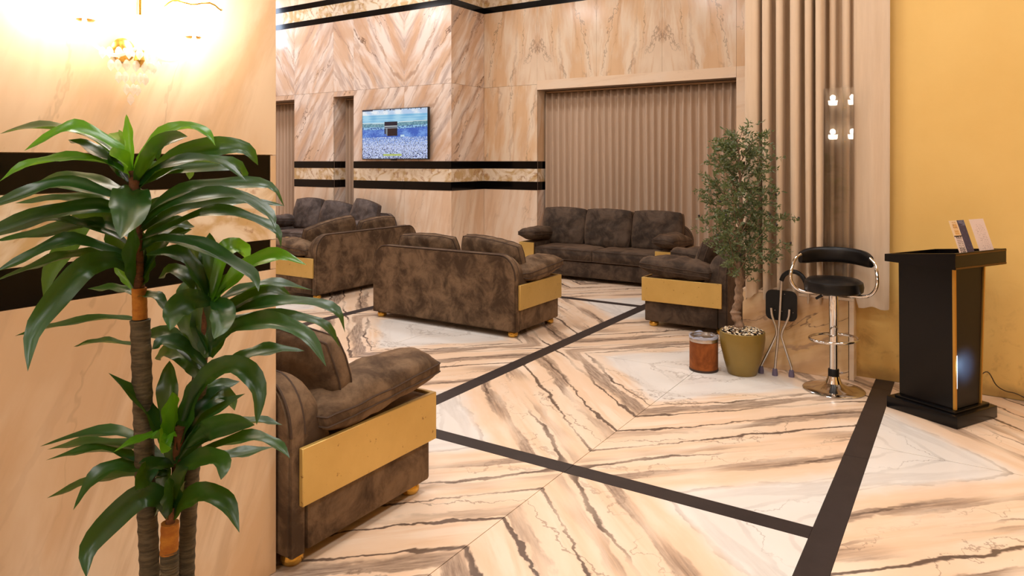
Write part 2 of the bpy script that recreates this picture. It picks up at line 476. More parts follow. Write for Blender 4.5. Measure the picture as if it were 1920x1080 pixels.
def stripx(x, y0, y1, w=SWD):
    y = y0
    while y < y1 - .05:
        e = min(y + 1.36, y1)
        box('border_strip', x - w / 2, x + w / 2, y + .001, e - .001, -.012, .0004, M['strip'], floor); y = e
def stripy(x0, x1, y, w=.11):
    x = x0
    while x < x1 - .05:
        e = min(x + 1.19, x1)
        box('border_strip', x + .001, e - .001, y - w / 2, y + w / 2, -.012, .0004, M['strip'], floor); x = e
YLIM0, YLIM1 = -1.2, 9.95
for k in range(-5, 1):
    xl = XS0 + (k) * SP; xr = xl + SP                  # the column between two strips
    xj = xl + SP / 2
    ymir = YM0 if k < 0 else 4.45
    ys = []
    n0 = math.ceil((YLIM0 - ymir) / TL); 
    for n in range(-3, 5):
        a = ymir + n * TL; b = a + TL
        yw = a if n % 2 == 0 else b                    # the mirror line with w = 0
        sa = SWD / 2 if (n % 2 == 0 and k < 0) else 0  # strips run along every second line
        sb = SWD / 2 if (n % 2 and k < 0) else 0
        a2, b2 = max(a + sa * .92, YLIM0), min(b - sb * .92, 5.84 if k == 0 else YLIM1)
        if b2 - a2 < .05: continue
        tile(xl + SWD / 2, xj, a2, b2, xj, yw)
        tile(xj, xr - SWD / 2, a2, b2, xj, yw)
        if n % 2 == 0 and k < 0 and a > YLIM0: stripy(xl + SWD / 2, xr - SWD / 2, a)
    stripx(xl, YLIM0, 5.84 if k == 0 else YLIM1)

# ------------------------------------------------------------------ walls
def panel(parent, x0, x1, z0, z1, face, axis, mat, mirror=False, off=0.0, thick=.02, flipv=False):
    """one marble slab. axis 'y': slab in a wall facing -Y at y=face; 'x': wall facing +X at x=face (x0,x1 are then y)"""
    g = .0015; a0, a1, b0, b1 = x0 + g, x1 - g, z0 + g, z1 - g
    if axis == 'y':
        vs = [(a0, face, b0), (a1, face, b0), (a1, face, b1), (a0, face, b1), (a0, face + thick, b0), (a1, face + thick, b0), (a1, face + thick, b1), (a0, face + thick, b1)]
    else:
        vs = [(face, a0, b0), (face, a1, b0), (face, a1, b1), (face, a0, b1), (face - thick, a0, b0), (face - thick, a1, b0), (face - thick, a1, b1), (face - thick, a0, b1)]
    fs = [(0, 1, 2, 3), (0, 4, 5, 1), (1, 5, 6, 2), (2, 6, 7, 3), (3, 7, 4, 0)]
    nm = 'black_stripe' if mat in (M['granite'],) else 'marble_panel'
    o = pyd(nm, vs, fs, mat, parent)
    uvl = o.data.uv_layers.new(name='UVMap')
    for lp in o.data.loops:
        v = o.data.vertices[lp.vertex_index].co
        u = (v.x if axis == 'y' else v.y)
        u = (x1 - u) if mirror else (u - x0)
        uvl.data[lp.index].uv = (u + off, (z1 - v.z if flipv else v.z - z0) + off * 1.7)
    return o
ZS = ((1.14, 1.275), (1.485, 1.605)); ZB = ((4.085, 4.185), (4.40, 4.50)); ZJ = 2.84
YT, YW_, XRET = 8.90, 9.80, -6.86
TK = .02
wl_tv = struct(box('wall_back_left', -13, XRET - TK, YT + TK, 10.3, 0, CEIL, M['grout']))
# window niches are real openings: rebuild that wall as blocks around them
bm = bmesh.new()
WN = ((-12.0, -10.53), (-9.50, -9.00))
ZT = 2.75
xs = [-13, -12.0, -10.53, -9.50, -9.00, XRET - TK]
for i, (a, b) in enumerate(zip(xs[:-1], xs[1:])):
    if i % 2 == 0: add_box(bm, a, b, YT + TK, 10.3, 0, CEIL)
    else:
        add_box(bm, a, b, YT + TK, 10.3, ZT, CEIL); add_box(bm, a, b, 9.55, 10.3, 0, ZT)
me = wl_tv.data; bm.to_mesh(me); bm.free()
def column(parent, x0, x1, face, axis, up_m, lo_m, up_mir, lo_mir, off, splits=None, base_mat='wall_plain'):
    """all courses of a wall strip without an opening, floor to ceiling"""
    panel(parent, x0, x1, 0.0, ZS[0][0], face, axis, M[base_mat], lo_mir, off + 3)
    panel(parent, x0, x1, *ZS[0], face - (.004 if axis == 'y' else -.004), axis, M['granite'])
    panel(parent, x0, x1, ZS[0][1], ZS[1][0], face, axis, M['onyx'], lo_mir, off)
    panel(parent, x0, x1, *ZS[1], face - (.004 if axis == 'y' else -.004), axis, M['granite'])
    panel(parent, x0, x1, ZS[1][1], ZJ, face, axis, M[lo_m], lo_mir, off)
    top(parent, x0, x1, face, axis, up_m, up_mir, off)
def top(parent, x0, x1, face, axis, up_m, up_mir, off, zj=ZJ):
    d = -.004 if axis == 'y' else .004
    panel(parent, x0, x1, zj, ZB[0][0], face, axis, M[up_m], up_mir, off + .4)
    panel(parent, x0, x1, *ZB[0], face + d, axis, M['granite'])
    panel(parent, x0, x1, ZB[0][1], ZB[1][0], face, axis, M['onyx'], up_mir, off)
    panel(parent, x0, x1, *ZB[1], face + d, axis, M['granite'])
    panel(parent, x0, x1, ZB[1][1], CEIL, face, axis, M['wall_plain'], up_mir, off)
column(wl_tv, -13.0, -12.0, YT, 'y', 'wall_diag', 'wall_diag', False, False, .3)
top(wl_tv, -12.0, -11.3, YT, 'y', 'wall_diag', False, 2.2); top(wl_tv, -11.3, -10.53, YT, 'y', 'wall_diag', True, 2.2)
panel(wl_tv, -12.0, -10.53, ZT, ZJ, YT, 'y', M['wall_diag'], False, 2.2)
column(wl_tv, -10.53, -9.50, YT, 'y', 'wall_diag', 'wall_diag', False, False, 1.1)
top(wl_tv, -9.50, -9.00, YT, 'y', 'wall_diag', True, 1.1); panel(wl_tv, -9.50, -9.00, ZT, ZJ, YT, 'y', M['wall_diag'], False, 1.1)
column(wl_tv, -9.00, -7.84, YT, 'y', 'wall_diag', 'wall_diag', True, False, 5.3)
column(wl_tv, -7.84, XRET, YT, 'y', 'wall_diag', 'wall_diag', False, False, 5.3)
for a, b in WN:                                           # jambs of the two niches
    for xx, s in ((a, 1), (b, -1)):
        for z0, z1, mt in ((0, ZS[0][0], 'wall_diag'), (*ZS[0], 'granite'), (ZS[0][1], ZS[1][0], 'onyx'), (*ZS[1], 'granite'), (ZS[1][1], ZT, 'wall_diag')):
            if s == 1: panel(wl_tv, YT + TK + .002, 9.5, z0, z1, xx + .0015, 'x', M[mt], False, 2.1, .001)
wl_ret = struct(box('wall_return', XRET - .3, XRET - TK, YT + TK * 1.5, YW_ + .1, 0, CEIL, M['grout']))
column(wl_ret, YT + .001, YW_ - .001, XRET, 'x', 'wall_diag', 'wall_diag', False, False, 7.7)
# window wall with one wide opening
X0, X1 = -5.82, -2.66
wl_w = struct(box('wall_back', XRET, -1.45, YW_ + TK, 10.3, 0, CEIL, M['grout']))
bm = bmesh.new()
add_box(bm, XRET, X0, YW_ + TK, 10.3, 0, CEIL); add_box(bm, X1, -1.45, YW_ + TK, 10.3, 0, CEIL)
add_box(bm, X0, X1, YW_ + TK, 10.3, ZT, CEIL); add_box(bm, X0, X1, 10.22, 10.3, 0, ZT)
bm.to_mesh(wl_w.data); bm.free()
column(wl_w, XRET, X0, YW_, 'y', 'wall_vert', 'wall_vert', False, False, .2)
edges = [X0, -4.77, -3.72, X1]
for i, (a, b) in enumerate(zip(edges[:-1], edges[1:])):
    top(wl_w, a, b, YW_, 'y', 'wall_vert', i % 2 == 0, .2)
column(wl_w, X1, -1.45, YW_, 'y', 'wall_vert', 'wall_vert', False, False, 3.2)
panel(wl_w, X0, X1, ZT, ZJ + .06, YW_ - .004, 'y', M['trim'], thick=.024)
panel(wl_w, X1, X1 + .12, 0.0, ZJ + .06, YW_ - .004, 'y', M['trim'], thick=.024)
for z0, z1, mt in ((0, ZS[0][0], 'wall_diag'), (*ZS[0], 'granite'), (ZS[0][1], ZS[1][0], 'onyx'), (*ZS[1], 'granite'), (ZS[1][1], ZT, 'wall_vert')):
    panel(wl_w, YW_ + TK + .002, 10.2, z0, z1, X0 + .0015, 'x', M[mt], False, 4.4, .001)
# lounge's right-hand wall, plinth under the curtain, yellow wall
wr = struct(box('wall_right', -1.45, -1.30, 6.02, 10.3, 0, CEIL, M['wall_plain']))
pl = struct(box('trim_plinth', -1.50, -.715, 5.72, 6.02, 0, .58, M['grout']))
panel(pl, -1.50, -.735, 0, .58, 5.70, 'y', M['plinth'], False, 9.3)
panel(pl, -.733, -.70, 0, .58, 5.698, 'y', M['trim'])
panel(pl, 5.70, 6.02, 0, .58, -.70, 'x', M['trim'], thick=.012)
box('plinth_cap', -1.50, -.70, 5.70, 6.02, .5802, .60, M['trim'], pl)
wy = struct(box('wall_yellow', -.90, 4.6, 5.845, 6.02, .0, CEIL, M['yellow']))
struct(box('wall_right_end', 4.6, 4.75, -3.2, 6.0, 0, CEIL, M['yellow']))
struct(box('wall_front', -13, 4.6, -3.35, -3.2, 0, CEIL, M['wall_plain']))
struct(box('wall_left', -13.15, -13, -3.2, 10.3, 0, CEIL, M['wall_plain']))
struct(box('ceiling', -13.15, 4.75, -3.35, 10.3, CEIL, CEIL + .1, M['ceiling']))
# pillar
PX, PY = -2.27, 1.83
pil = struct(box('trim_pillar', -4.3, PX - TK, -1.4, PY, 0, CEIL, M['pillar']))
PS = ((1.183, 1.298), (1.507, 1.625))
def pcol(y0, y1, mir, off, e=0.0):
    panel(pil, y0, y1, 0, PS[0][0], PX, 'x', M['pillar'], mir, off)
    panel(pil, y0, y1 - e, *PS[0], PX - .001, 'x', M['granite'])
    panel(pil, y0, y1, PS[0][1], PS[1][0], PX, 'x', M['onyx'], mir, off + 1)
    panel(pil, y0, y1 - e, *PS[1], PX - .001, 'x', M['granite'])
    panel(pil, y0, y1, PS[1][1], CEIL, PX, 'x', M['pillar'], mir, off + 3)
    if e:
        for z0, z1 in PS: panel(pil, y1 - e, y1, z0, z1, PX, 'x', M['pillar'], mir, off)
pcol(-1.4, .55, True, 1.0); pcol(.55, PY, False, 2.0, .028)

# ------------------------------------------------------------------ curtains
def curtain_wave(name, label, x0, x1, yc, amp, z0, z1, n, group=None, ph=0.0, mat='curtain', z1fade=True):
    t = thing(name, label, 'curtain', ((x0 + x1) / 2, yc, 0), 0, group)
    nx = n * 12 + 1; nzr = 14; vs, fs = [], []
    jit = [random.uniform(-.3, .3) for _ in range(n + 2)]; am = [random.uniform(.7, 1.25) for _ in range(n + 2)]
    for j in range(nzr):
        q = j / (nzr - 1); z = z0 + (z1 - z0) * q
        for i in range(nx):
            f = i / (nx - 1) * n; k = int(min(f, n - 1)); fr = f - k
            a = amp * (am[k] * (1 - fr) + am[k + 1] * fr) * (.75 + .5 * (1 - q))
            j_ = (jit[k] * (1 - fr) + jit[k + 1] * fr) * (1 - q)
            x = x0 + (x1 - x0) * i / (nx - 1)
            ph_ = 2 * PI * (f + j_ * .6) + ph
            y = a * (1 - 2 * (.5 + .5 * math.cos(ph_)) ** 2.2)
            x += .02 * (1 - q) * math.sin(f * .9)
            vs.append((x - (x0 + x1) / 2, y, z))
    for j in range(nzr - 1):
        for i in range(nx - 1):
            a = j * nx + i; fs.append((a, a + 1, a + nx + 1, a + nx))
    o = pyd('curtain_cloth', vs, fs, M[mat], t, True)
    md = o.modifiers.new('thickness', 'SOLIDIFY'); md.thickness = .003; md.offset = 0
    w = (x1 - x0) / 2
    box('curtain_rail', -w, w, -.02, .02, z1 + .004, z1 + .03, M['rail'], t)
     
    return t
curtain_wave('curtain', 'wide taupe pleated curtain filling the window behind the three seat sofa by the olive tree', X0 + .03, X1 - .02, 10.06, .05, .03, ZT - .04, 27)
curtain_wave('curtain', 'narrow taupe curtain in the slim window immediately left of the television', -9.49, -9.01, 9.22, .045, .03, ZT - .04, 5)
curtain_wave('curtain', 'taupe curtain at the far left window beside the edge of the marble pillar', -11.98, -10.55, 9.22, .045, .03, ZT - .04, 14)

# tall beige curtain in front of plinth and yellow wall: flat pleats with deep gaps between
rc = thing('curtain', 'tall beige floor to ceiling curtain with deep folds behind the bar stool', 'curtain', (-1.1, 5.7, 0))
light = [(1394, 1421), (1427, 1442), (1453, 1467), (1479, 1498), (1507, 1521), (1527, 1542), (1554, 1566), (1578, 1592), (1600, 1669)]
prof = []
for i, (a, b) in enumerate(light):
    yf = 5.635 if i < 6 else 5.735
    if i == 8: yf = 5.755
    dep = .20 if i < 6 else .102
    A = at_y(a, 300, yf).x; Bx = at_y(b, 300, yf).x
    w = Bx - A
    if i == 8:
        seq = [(A - .002, yf + .05), (A, yf + .012), (A + .01, yf)] + [(A + w * q, yf + .012 * math.sin(q * 9)) for q in (.12, .25, .38, .5, .62, .75, .88)] + [(Bx - .004, yf), (Bx, yf + .006)]
    else:
        seq = [(A + .010, yf + dep), (A + .002, yf + dep * .6), (A, yf + dep * .25), (A + w * .08, yf + .008), (A + w * .25, yf), (A + w * .5, yf - .004), (A + w * .75, yf), (A + w * .92, yf + .008), (Bx, yf + dep * .25), (Bx + .001, yf + dep * .6), (Bx + .004, yf + dep)]
    prof += seq
vs, fs = [], []; NZ = 16; n = len(prof)
for j in range(NZ):
    q = j / (NZ - 1)
    for i, (x, y) in enumerate(prof):
        zb = (.545 + .02 * math.sin(x * 31) + .012 * math.sin(x * 77)) if y < 5.70 else .606
        if x > -.70: zb = .535 + .012 * math.sin(x * 40)
        z = zb + (CEIL - .03 - zb) * (q ** 1.5)
        sway = (1 - q) ** 3
        xx = x + .018 * sway * math.sin(i * .55 + 1) * (1 if x < -.72 else .4)
        yy = min(y, 5.838) - (.012 * sway * math.sin(x * 50) if y < 5.7 else 0)
        vs.append((xx + 1.1, yy - 5.7, z))
for j in range(NZ - 1):
    for i in range(n - 1):
        a = j * n + i; fs.append((a, a + 1, a + n + 1, a + n))
o = pyd('curtain_cloth', vs, fs, M['curtain_r'], rc, True)
box('curtain_rail', -.42, .47, -.02, .02, CEIL - .03, CEIL, M['rail'], rc)
# clear glass screen standing on the plinth in front of the recessed folds
gp = thing('glass_screen', 'frameless clear glass pane standing on marble plinth in front of beige curtain', 'glass', (-.80, 5.711, .60))
box('pane', -.10, .095, -.004, .004, 0.0002, 1.545, M['pane'], gp)

# ------------------------------------------------------------------ sofas
def cushion(name, lx, ly, lz, mat, parent, loc, rot, seed, e=.3, k=.25, pw=2.6, wr=.012, nx=22, ny=18, sag=0.0, seam=True):
    vs, fs = [], []
    N = nx * ny
    ed = lz / 2 * e
    for sgn in (1, -1):
        for j in range(ny):
            v = -1 + 2 * j / (ny - 1); v = math.sin(v * PI / 2) * .35 + v * .65
            for i in range(nx):
                u = -1 + 2 * i / (nx - 1); u = math.sin(u * PI / 2) * .35 + u * .65
                x = lx / 2 * u * math.sqrt(max(0, 1 - k * v * v / 2)); y = ly / 2 * v * math.sqrt(max(0, 1 - k * u * u / 2))
                h = (max(0, 1 - abs(u) ** pw) ** .5) * (max(0, 1 - abs(v) ** pw) ** .5)
                q = Vector((x * 7 + seed * 3.1, y * 7 + sgn * 9, seed))
                nn = noise.noise(q) + .5 * noise.noise(q * 2.3)
                # folds that run in from the seams
                fold = noise.noise(Vector((x * 16 + seed, y * 3, seed * 2))) * (1 - h) * .5
                z = sgn * (ed + (lz / 2 - ed) * h + wr * (nn * (.3 + h) + fold))
                z -= sag * (u * u)
                ex = 1 + .012 * noise.noise(Vector((u * 2, v * 2, seed + 4)))
                vs.append((x * ex, y * ex, z))
    for j in range(ny - 1):
        for i in range(nx - 1):
            a = j * nx + i
            fs.append((a, a + 1, a + nx + 1, a + nx)); b = a + N; fs.append((b, b + nx, b + nx + 1, b + 1))
    ring = [i for i in range(nx)] + [j * nx + nx - 1 for j in range(1, ny)] + [(ny - 1) * nx + i for i in range(nx - 2, -1, -1)] + [j * nx for j in range(ny - 2, 0, -1)]
    for a, b in zip(ring, ring[1:] + ring[:1]): fs.append((a, a + N, b + N, b))
    o = pyd(name, vs, fs, mat, parent, True)
    o.location = loc; o.rotation_euler = rot
    if seam:
        for s in ((0, N) if e > .2 else (0,)):
            pth = [Vector(vs[a + s]) for a in ring]
            tube('piping', pth, .0045, M['piping'], o, 5, True)
    return o
def sofa(label, loc, rz, Wd, D, nseat, nback, mat='suede', backtop=.745, cush_top=.84, seedv=1, group='brown suede sofas with gold arm panels', name='sofa', box_cush=False, seats_mat=None, arm_len=None, lean=.2, mess=None):
    m = M[mat]; cm = M[seats_mat or mat]
    t = thing(name, label, 'sofa' if name == 'sofa' else 'armchair', loc, rz, group)
    yb, yf = D / 2, -D / 2; aw = .21; z0 = .055; za = .47
    # base front under the seat, a plain upholstered box
    box('seat_base', -Wd / 2 + aw * .5, Wd / 2 - aw * .5, yf + .02, yb - .08, z0, .255, m, t, .012)
    for s in (-1, 1):
        x0, x1 = sorted((s * Wd / 2, s * (Wd / 2 - aw)))
        box('arm', x0, x1, yf, yb - .09, z0, za, m, t, .014)
        g0, g1 = sorted((s * (Wd / 2 + .001), s * (Wd / 2 + .024)))
        pn = box('arm_panel', g0, g1, yf - .022, yb - .045, .25, .478, M['gold'], t, .003, 1); pn['label'] = 'gold painted side panel'
        h0, h1 = sorted((s * (Wd / 2 - aw), s * (Wd / 2 + .0005)))
        pf = box('arm_front', h0, h1, yf - .0225, yf - .0005, .25, .478, M['gold'], t, .003, 1); pf['label'] = 'gold painted arm front'
    # inner backrest bulk: quarter-round side profile, rounded ends
    rx, rzv = .17, .22
    def htop(x):
        d = max(0, abs(x) - (Wd / 2 - rx))
        return backtop - rzv * (1 - math.sqrt(max(0, 1 - min(1, d / rx) ** 2)))
    xsn = [-Wd / 2 + .004 + rx * (1 - math.cos(q * PI / 2 / 8)) for q in range(9)]
    xsn = xsn + [x for x in np.linspace(xsn[-1], -xsn[-1], 12)[1:-1]] + [-x for x in xsn[::-1]]
    zr = [i / 9 for i in range(10)]
    vs, fs = [], []
    for x in xsn:
        h = htop(x) - .012; zb = .30
        ringp = []
        for q in zr:
            a = q * PI / 2
            ringp.append((x, yb - .075 - .15 * math.cos(a) ** .8 - .015, zb + (h - zb) * math.sin(a)))
        ringp.append((x, yb - .05, h)); ringp.append((x, yb - .05, zb))
        vs += ringp
    nr = len(zr) + 2
    for i in range(len(xsn) - 1):
        for k in range(nr):
            k2 = (k + 1) % nr
            fs.append((i * nr + k, i * nr + k2, (i + 1) * nr + k2, (i + 1) * nr + k))
    fs.append(tuple(range(nr))[::-1]); fs.append(tuple((len(xsn) - 1) * nr + k for k in range(nr)))
    bm = bmesh.new(); bv = [bm.verts.new(v) for v in vs]
    for f in fs: bm.faces.new([bv[i] for i in f])
    smooth_angle(bmo('backrest', bm, m, t), 45)
    # flat outer back panel with rounded top corners
    out = [(-Wd / 2, z0), (Wd / 2, z0)]
    out += [(Wd / 2 - rx + rx * math.cos(a), backtop - rzv + rzv * math.sin(a)) for a in [i * PI / 2 / 9 for i in range(10)]]
    out += [(-Wd / 2 + rx - rx * math.cos(a), backtop - rzv + rzv * math.sin(a)) for a in [i * PI / 2 / 9 for i in range(9, -1, -1)]]
    bm = bmesh.new()
    f1 = [bm.verts.new((x, yb, z)) for x, z in out]; f0 = [bm.verts.new((x, yb - .085, z)) for x, z in out]
    bm.faces.new(f1); bm.faces.new(f0[::-1])
    for i in range(len(out)):
        j = (i + 1) % len(out); bm.faces.new((f1[i], f0[i], f0[j], f1[j]))
    bmesh.ops.recalc_face_normals(bm, faces=bm.faces)
    es = [e for e in bm.edges if abs(e.verts[0].co.y - e.verts[1].co.y) < 1e-6]
    bmesh.ops.bevel(bm, geom=es, offset=.012, segments=2, affect='EDGES')
    bp = smooth_angle(bmo('back_panel', bm, m, t), 35)
    tube('piping', [(x * .996, yb - .012, z - .002) for x, z in out[2:]], .006, M['piping'], bp, 6)
    tube('piping', [(x * .996, yb - .078, z - .002) for x, z in out[2:]], .006, M['piping'], bp, 6)
    # cushions
    iw = Wd - 2 * aw
    for i in range(nseat):
        w = iw / nseat; cx = -iw / 2 + w * (i + .5)
        cushion('seat_cushion', w - .004, D - .20, .19, cm, t, (cx, -.10, .345), (0, 0, 0), seedv + i, e=.72, k=.04, pw=5, wr=.006)
    bw = (Wd - (.10 if box_cush else 2 * aw - .14)); w = bw / nback
    for i in range(nback):
        cx = -bw / 2 + w * (i + .5); hh = cush_top - .39
        o = cushion('back_cushion', w * 1.0, hh, .21 if not box_cush else .24, cm, t, (cx, yb - .30 - .02 * (i % 2), .40 + hh / 2),
                (PI / 2 - lean * (1 if box_cush else 1.25), 0, 0), seedv * 5 + i, e=.45 if box_cush else .3, k=.3 if box_cush else .4, wr=.02, nx=26, ny=24, pw=2.8 if box_cush else 2.4)
        if mess:
            rr = mess[i]
            o.rotation_mode = 'XYZ'; e_ = Matrix.Rotation(rr[1], 3, 'Z') @ Matrix.Rotation(PI / 2 - lean * 1.2, 3, 'X') @ Matrix.Rotation(rr[0], 3, 'Z')
            o.rotation_euler = e_.to_euler(); o.location.x += rr[2]; o.location.z += rr[3]
    al = arm_len or D * .92
    for s in (-1, 1):
        cushion('arm_cushion', .30, al, .20, cm, t, (s * (Wd / 2 - .105), -.10, .478 + .10), (math.radians(-4), s * .05, 0), seedv * 11 + s, e=.22, k=.3, pw=2.4, wr=.02, nx=16, ny=26, seam=True)
    for sx in (-1, 1):
        for sy in (-1, 1):
            lathe('foot', [(0, 0), (.036, 0), (.046, .012), (.048, .028), (.040, .048), (.03, .056), (0, .056)], M['brass'], t, 20, (sx * (Wd / 2 - .07), sy * (D / 2 - .07), 0))
    return t
sofa('brown suede loveseat half hidden behind the marble pillar, nearest sofa, seen past the big plant', (-3.085, 2.265, 0), PI, 1.76, .85, 2, 2, seedv=1, mess=[(.03, .06, -.11, .03), (.03, -.06, 0, .0)])
sofa('brown suede loveseat seen squarely from behind in the middle of the lounge', (-4.305, 5.79, 0), PI, 1.75, .80, 2, 2, seedv=3, mess=[(.10, -.08, -.06, .02), (.0, .05, .0, .01)])
sofa('brown suede loveseat seen from its back corner, standing before the far left grey sofa', (-6.71, 6.545, 0), -PI / 2, 1.78, .80, 2, 2, seedv=4, mess=[(-.03, .10, .0, .02), (-.2, -.12, .02, .035)])
sofa('dark brown three seat sofa under the wide curtained window', (-4.18, 8.88, 0), 0, 2.19, .86, 2, 3, 'suede_dark', .74, .93, 6, box_cush=True)
sofa('grey brown three seat sofa against the marble wall below and left of the television', (-9.02, 8.36, 0), 0, 2.26, .86, 2, 3, 'suede_grey', .74, .93, 8, box_cush=False, mess=[(.03, .05, 0, .03), (-.12, .18, .05, -.01), (-.16, -.1, .02, .03)])
sofa('brown suede armchair turned left, between the olive tree and the window sofa', (-2.25, 7.04, 0), -PI / 2, 1.06, .80, 1, 1, 'suede_dark', .745, .84, 10, name='armchair')
# low gold table in front of the grey sofa
ct = thing('coffee_table', 'low gold topped table before the grey sofa at the far left', 'table', (-8.62, 7.15, 0))
box('table_top', -.30, .30, -.25, .25, .40, .43, M['gold'], ct, .004)
for sx in (-1, 1):
    for sy in (-1, 1): box('leg', sx * .26 - .02, sx * .26 + .02, sy * .21 - .02, sy * .21 + .02, 0, .40, M['brass'], ct, .004)

# ------------------------------------------------------------------ television
def painted(name, w, h, nx, ny, fn, mat, parent):
    vs, fs, cols = [], [], []
    for j in range(ny + 1):
        for i in range(nx + 1): vs.append((w * (i / nx - .5), 0, h * (j / ny)))
    for j in range(ny):
        for i in range(nx):
            a = j * (nx + 1) + i; fs.append((a, a + 1, a + nx + 2, a + nx + 1)); cols.append(fn((i + .5) / nx, 1 - (j + .5) / ny))
    o = pyd(name, vs, fs, mat, parent)
    ca = o.data.color_attributes.new('Col', 'FLOAT_COLOR', 'CORNER')
    arr = np.repeat(np.array([srgb(*c) for c in cols], dtype=np.float32), 4, axis=0)
    ca.data.foreach_set('color', arr.ravel()); return o
rng = random.Random(3)
def tvpic(u, v):
    n = noise.noise(Vector((u * 52, v * 36, 1.0))); n2 = noise.noise(Vector((u * 8, v * 6, 4.0))); r = rng.random()
    lerp = lambda a, b, t: tuple(a[i] + (b[i] - a[i]) * max(0, min(1, t)) for i in range(3))
    curve = .27 - .05 * (u - .3) * (1 if u > .3 else -.5)
    if v < .02: c = (40, 50, 80) if (u < .17 or n > .3) else (200, 220, 245)
    elif v < .10: c = lerp((190, 215, 245), (245, 250, 255), n2 * 2 + .4 + n * .5)
    elif v < curve: c = lerp((110, 180, 225), (170, 220, 245), .5 + n2 + (.4 if int(v * 60) % 3 == 0 else 0))
    elif v < curve + .02: c = (205, 225, 230)
    elif v < curve + .09: c = (90, 140, 160) if n > -.05 else (130, 175, 190)
    elif v < curve + .14: c = (60, 100, 165) if n > .05 else (150, 200, 235)
    elif v < .56: c = lerp((58, 100, 196), (120, 165, 235), .4 + n2 * 1.2 + n * .7 + (rng.random() - .5) * .7)
    else:
        tt = (v - .56) / .2
        base = lerp((100, 140, 220), (190, 205, 250), tt)
        c = (26, 44, 96) if (r < .10 + .16 * tt and n > -.25) else lerp(base, (228, 238, 255), .3 + n + (rng.random() - .5) * .5)
    if .33 < u < .62 and .905 < v < .95: c = lerp((196, 206, 120), (170, 190, 110), r)
    if .35 < u < .555 and .245 < v < .545:
        if v < .335: c = (18, 18, 44)
        elif v < .35: c = (190, 200, 205)
        elif v < .37: c = (60, 70, 90)
        elif v < .385: c = (160, 170, 180)
        elif u < .40: c = (130, 140, 150) if u > .37 else (30, 34, 60)
        else: c = (34, 14, 24) if u < .535 else (14, 14, 36)
        if v > .545 - (.05 if u < .39 else .0) and u < .39: c = (80, 115, 200)
    if .60 < u < .66 and .525 < v < .56: c = (200, 230, 250)
    return c
tv = thing('television', 'flat television on the marble wall showing a crowd around a black cube', 'television', (-7.975, 8.80, 1.634))
box('tv_body', -.725, .725, 0, .05, 0, .845, M['tvblack'], tv, .006)
sc = painted('screen', 1.425, .815, 150, 96, tvpic, M['screen'], tv); sc.location = (0, -.0015, .017)
box('wall_bracket', -.2, .2, .05, .098, .25, .6, M['tvblack'], tv)
box('logo_plate', -.06, .06, -.006, .01, -.014, .004, M['tvblack'], tv, .002)

# ------------------------------------------------------------------ lectern
LA = math.radians(-29)
lc = at_z(1795, 806)
e1 = Vector((-math.cos(-LA), math.sin(-LA), 0)); e2 = Vector((math.sin(-LA), math.cos(-LA), 0))
# local frame: +x points towards the audience side (-e1), +y along e2
lect = thing('lectern', 'tall black lacquered lectern with gold edged front by the yellow wall', 'lectern', tuple(lc + e1 * .225 + e2 * .215), LA)
box('base', -.225, .225, -.215, .215, 0, .075, M['lectern'], lect, .004)
box('base_step', -.19, .195, -.185, .185, .075, .09, M['lectern'], lect, .003)
bm = bmesh.new()
def frus(bm, x0, x1, yb0, yb1, yt0, yt1, z0, z1, xt=0.0):
    v = [bm.verts.new(c) for c in ((x0, yb0, z0), (x1, yb0, z0), (x1, yb1, z0), (x0, yb1, z0), (x0, yt0, z1), (x1 + xt, yt0, z1), (x1 + xt, yt1, z1), (x0, yt1, z1))]
    for f in ((0, 3, 2, 1), (4, 5, 6, 7), (0, 1, 5, 4), (1, 2, 6, 5), (2, 3, 7, 6), (3, 0, 4, 7)): bm.faces.new([v[i] for i in f])
frus(bm, -.175, .165, -.155, .125, -.165, .165, .09, .952)
bmo('body', bm, M['lectern'], lect)
bm = bmesh.new(); frus(bm, .1655, .172, -.138, .112, -.148, .152, .095, .952); fp = bmo('front_panel', bm, M['lectern_front'], lect)
for sg in (0, 1):
    bm = bmesh.new()
    if sg == 0: frus(bm, .1655, .181, -.1555, -.139, -.1655, -.149, .092, .952)
    else: frus(bm, .1655, .181, .113, .1255, .153, .1655, .092, .952)
    g = bmo('gold_edge', bm, M['oldgold'], lect)
ls = box('led_strip', .1725, .180, -.1415, -.1365, .22, .42, M['led'], lect)
# tilted tray: level underside, top slanting down to the speaker
bm = bmesh.new()
def tray(bm):
    x0, x1, y0, y1, zb = -.225, .225, -.235, .315, .953
    zt0, zt1, wl = 1.0, 1.052, .018
    o = [(x0, y0), (x1, y0), (x1, y1), (x0, y1)]; i_ = [(x0 + wl, y0 + wl), (x1 - wl, y0 + wl), (x1 - wl, y1 - wl), (x0 + wl, y1 - wl)]
    zt = lambda x: zt0 + (zt1 - zt0) * (x - x0) / (x1 - x0)
    ob = [bm.verts.new((x, y, zb)) for x, y in o]; ot = [bm.verts.new((x, y, zt(x))) for x, y in o]
    it = [bm.verts.new((x, y, zt(x))) for x, y in i_]; ib = [bm.verts.new((x, y, zt(x) - .028)) for x, y in i_]
    bm.faces.new(ob[::-1]); bm.faces.new(ib)
    for k in range(4):
        j = (k + 1) % 4
        bm.faces.new((ob[k], ob[j], ot[j], ot[k])); bm.faces.new((ot[k], ot[j], it[j], it[k])); bm.faces.new((it[k], it[j], ib[j], ib[k]))
tray(bm); bmo('reading_tray', bm, M['lectern'], lect)
tg = box('gold_line', .2255, .228, -.233, .313, .956, .966, M['darkgold'], lect); tg2 = box('gold_line', .2255, .2275, -.233, .313, 1.038, 1.046, M['darkgold'], lect)
box('side_latch', -.205, -.176, -.1, .1, .86, .945, M['lectern'], lect, .003)
